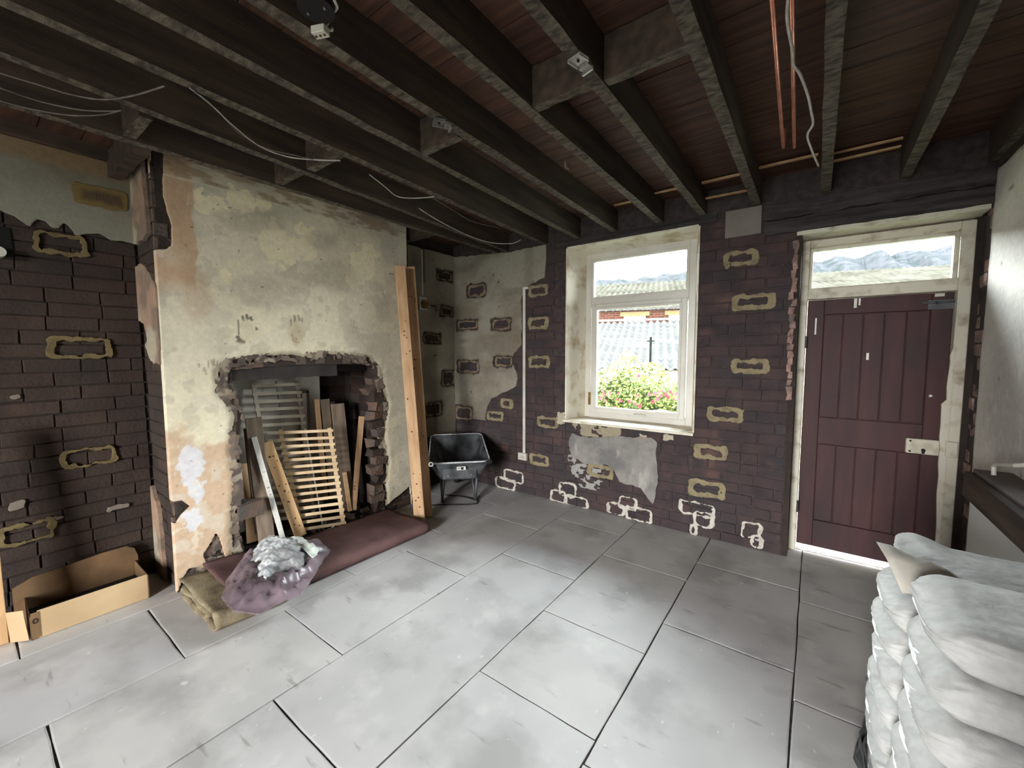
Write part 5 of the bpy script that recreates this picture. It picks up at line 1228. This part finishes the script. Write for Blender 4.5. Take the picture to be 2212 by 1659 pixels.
tc_ = nt_.nodes.new('ShaderNodeTexCoord'); mp_ = nt_.nodes.new('ShaderNodeMapping'); mp_.inputs['Rotation'].default_value = (math.radians(90), 0, 0); nt_.links.new(tc_.outputs['Object'], mp_.inputs[0]); nt_.links.new(mp_.outputs[0], t_.inputs['Vector']); nt_.links.new(t_.outputs['Color'], b_.inputs['Base Color']); b_.inputs['Specular IOR Level'].default_value = 0
outp(wbox(-30, 30, 23.0, 23.3, -2, 3.80), 'wall', m_fbrick, fb)
m_stone = mat('buff_stone', lin(63, 54, 37), lin(57, 49, 34), 3, .9, .1, spec=0); m_wglass = mat('dark_window_glass', lin(25, 28, 27), lin(19, 21, 20), 2, .2, 0, spec=.5)
for u in (-1.15, 1.1, 3.4, 5.7, -4.6, -6.9):
    outp(wbox(u-.75, u+.75, 22.95, 23.0, 3.48, 3.70), 'lintel', m_stone, fb)
    wo_ = outp(wbox(u-.55, u+.55, 22.93, 23.0, 2.5, 3.46), 'window', m_upvc, fb)
    mb = wbox(u-.44, u+.44, 22.91, 22.95, 2.5, 3.38); mb.v = [tuple(Vector(v)-fb.location) for v in mb.v]; mb.build('pane', m_wglass, wo_)
outp(corr(-34, 34, 22.8, 3.84, 36.0, 7.30, .38, .07), 'corrugated_roof', m_roof2, fb)
outp(wbox(3.4, 9.0, 35.6, 36.4, 7.25, 7.62), 'ridge_vent', m_white, fb)
tag(fb, 'long red brick building with buff lintels and a corrugated roof beyond the outbuilding', 'building')
m_dkpole = mat('dark_pole', lin(22, 22, 19), lin(14, 14, 12), 10, .9, 0, spec=0)
# pole in front of the garage roof
p = at(1404, 728, 1, 8.2); q = at(1404, 810, 1, 8.2)
po = empty('washing_line_pole', (q.x, q.y, -.1)); MB().tube([(0, 0, 0), (0, 0, p.z+.1)], .022, 8).build('post', m_dkpole, po); MB().tube([(-.07, 0, p.z+.02), (.07, 0, p.z+.02)], .012, 6).build('cross_piece', m_dkpole, po)
tag(po, 'thin dark pole standing behind the hedge in front of the pale roof', 'pole')
# hedge
def hedge():
    r = empty('flowering_hedge', (-1.9, 6.3, 0)); N_ = 15000; vs = []; fs = []; C_ = []
    rn = np.random.default_rng(3)
    def topz(x): return 1.18+.30*math.exp(-((x+2.42)/.30)**2)+.06*math.sin(x*5)+.16*math.exp(-((x+1.95)/.16)**2)+.05*math.sin(x*13)
    core = MB(); n = 24
    for k in range(n+1):
        x = -5+7*k/n; z = topz(x)-.17
        core.v += [(x+1.9, -.25, -.1), (x+1.9, -.22, z-.15), (x+1.9, 0, z), (x+1.9, .25, z-.1), (x+1.9, .3, -.1)]
    for k in range(n):
        for q in range(4): core.f.append((k*5+q, (k+1)*5+q, (k+1)*5+q+1, k*5+q+1)); core.m.append(0)
    core.build('branches', mat('hedge_core', lin(70, 82, 44), lin(50, 60, 36), 6, .9, .3), r)
    for i in range(N_):
        x = rn.uniform(-4.6, 1.6); zt = topz(x); t = rn.random(); z = zt*(1-t**1.3*.95)
        y = -.30-rn.random()*.10+ (.28*max(0, (z-zt+.18)/.18))+rn.normal()*.03
        s = rn.uniform(.022, .045); nrm = Vector((rn.normal()*.6, -1+rn.normal()*.4, .6+rn.normal()*.5)).normalized(); a = nrm.orthogonal().normalized(); a.rotate(Matrix.Rotation(rn.uniform(0, 6.28), 3, nrm)); b = nrm.cross(a); c = Vector((x+1.9, y, z))
        k = len(vs); vs += [tuple(c-a*s), tuple(c-b*s*.45), tuple(c+a*s), tuple(c+b*s*.45)]; fs.append((k, k+1, k+2, k+3))
        g = rn.random(); col = mixc(np.array(lin(58, 74, 26)), np.array(lin(104, 108, 40)), np.array([g]))[0]*(.8+.4*rn.random()); C_ += [(*col, 1)]*4
    me = bpy.data.meshes.new('leaves'); me.from_pydata(vs, [], fs); m = attr_mat('hedge_leaf', rough=.6, bump=0, var=.0, spec=.3); me.materials.append(m)
    ca = me.color_attributes.new('Col', 'FLOAT_COLOR', 'POINT'); ca.data.foreach_set('color', np.array(C_, dtype=np.float32).ravel()); me.update()
    o = bpy.data.objects.new('leaves', me); COL.objects.link(o); o.parent = r; o['kind'] = 'stuff'
    fm = mat('pink_red_petal', lin(140, 34, 44), lin(146, 54, 66), 30, .6, 0); yc = mat('flower_eye', lin(190, 160, 60), None, 5, .8, 0)
    mf = MB()
    for k in range(7):
        a = k*2*math.pi/7; ca_, sa_ = math.cos(a), math.sin(a); t = Vector((-sa_, 0, ca_)); d = Vector((ca_, 0, sa_))
        mf.add([(0, 0, 0), tuple(d*.6+t*.3+Vector((0, -.10, 0))), tuple(d*1.0+Vector((0, .08, 0))), tuple(d*.6-t*.3+Vector((0, -.10, 0)))], [(0, 1, 2, 3)])
    proto = mf.build('flower', fm, r); proto.scale = (.038,)*3
    L_ = []
    for px, py in ((1380, 812), (1302, 845), (1305, 852), (1313, 855), (1298, 860), (1308, 865), (1336, 850), (1334, 863), (1342, 866), (1376, 855), (1372, 872), (1402, 852), (1415, 850), (1430, 845), (1438, 852), (1448, 846), (1452, 852), (1428, 855), (1420, 862), (1443, 858), (1360, 867), (1382, 877), (1328, 880), (1455, 862), (1410, 868), (1318, 848), (1462, 850)):
        c = at(px, py, 1, 5.86); L_.append(c)
    for i, c in enumerate(L_):
        f = proto if i == 0 else proto.copy()
        if i: COL.objects.link(f)
        f.location = Vector(c)-Vector((-1.9, 6.3, 0)); f.rotation_euler = (random.uniform(-.4, .4), random.uniform(0, 3), random.uniform(-.5, .5)); f.scale = (random.uniform(.022, .036),)*3
    tag(r, 'yellow-green hedge with pink and red flowers right outside the window', 'hedge')
hedge()
# curved pale blue-checked panel below the hedge
c = at(1412, 893, 1, 5.3); gx = MB(); n = 14
for i in range(n+1):
    for j in range(5): gx.v.append((-.45+.9*i/n, .45*j/4, .14*math.sin(math.pi*i/n)-.04*j/4+.02*random.random()))
for i in range(n):
    for j in range(4): gx.f.append((i*5+j, (i+1)*5+j, (i+1)*5+j+1, i*5+j+1)); gx.m.append(0)
m_chk, nt_, b_ = nodes('pale_blue_check'); ck = nt_.nodes.new('ShaderNodeTexChecker'); ck.inputs['Scale'].default_value = 16; ck.inputs['Color1'].default_value = (*lin(90, 104, 120), 1); ck.inputs['Color2'].default_value = (*lin(120, 124, 128), 1)
tc_ = nt_.nodes.new('ShaderNodeTexCoord'); nt_.links.new(tc_.outputs['Object'], ck.inputs[0]); nt_.links.new(ck.outputs[0], b_.inputs['Base Color'])
o = gx.build('table_cover', m_chk); o.location = (c.x, c.y, c.z-.12); so = o.modifiers.new('solidify', 'SOLIDIFY'); so.thickness = .01; tag(o, 'pale blue-checked cover peeking above the sill in front of the hedge', 'cover')
tb = MB().b2((c.x-.3, c.y+.05, -.08), (c.x-.26, c.y+.09, c.z-.10)).b2((c.x+.26, c.y+.05, -.08), (c.x+.30, c.y+.09, c.z-.10)).b2((c.x-.3, c.y+.36, -.08), (c.x-.26, c.y+.40, c.z-.12)).b2((c.x+.26, c.y+.36, -.08), (c.x+.30, c.y+.40, c.z-.12)).b2((c.x-.34, c.y+.02, c.z-.16), (c.x+.34, c.y+.44, c.z-.135)).build('garden_table', m_oldwood)
tag(tb, 'garden table under the blue-checked cover', 'table')
# wooded hill
hm = MB(); nH = 420; m_hill = mat('hazy_woodland', lin(42, 41, 43), lin(29, 32, 31), .16, 1, .0, obj=False, spec=0, detail=10)
XH = -420+700*np.arange(nH+1)/nH; rows = 8
TOP = 75-6*(XH+140)/175*.6+6*fbm(XH*.012, XH*0+1, 301)+6.5*fbm(XH*.09, XH*0+2, 302, 5)+25*np.maximum(0, vnoise(XH*.11, XH*0+3, 303)-.80)
NZ = [3*vnoise(XH*.2, XH*0+r*3, 305) for r in range(rows+1)]
for k in range(nH+1):
    x = float(XH[k]); top = float(TOP[k])
    for r in range(rows+1):
        t = r/rows; hm.v.append((x, 250+150*t+6*math.sin(x*.3+r), -3+(top+3)*(t**.8)+(0 if r in (0, rows) else float(NZ[r][k]))))
    hm.v.append((x, 430, -3))
R1 = rows+2
for k in range(nH):
    for r in range(rows+1): hm.f.append((k*R1+r, (k+1)*R1+r, (k+1)*R1+r+1, k*R1+r+1)); hm.m.append(0)
o = hm.build('wooded_hill', m_hill); struct(o)
b = at(1789, 584, 1, 396); t = at(1789, 541, 1, 396); h_ = t.z-b.z+4; r = empty('power_pole', (b.x, 396, b.z-4))
for sx2 in (-4, 4): MB().tube([(sx2, 0, 0), (sx2, 0, h_)], .5, 6).build('mast', m_steel_b, r)
for zz in (2, 9): MB().tube([(-8, 0, h_-zz), (8, 0, h_-zz)], .4, 5).build('cross_arm', m_steel_b, r)
MB().tube([(-4, 0, h_-9), (4, 0, h_-20)], .25, 5).tube([(4, 0, h_-9), (-4, 0, h_-20)], .25, 5).build('bracing', m_steel_b, r)
tag(r, 'twin-masted power pole on the wooded hill seen through the door transom', 'power pole')
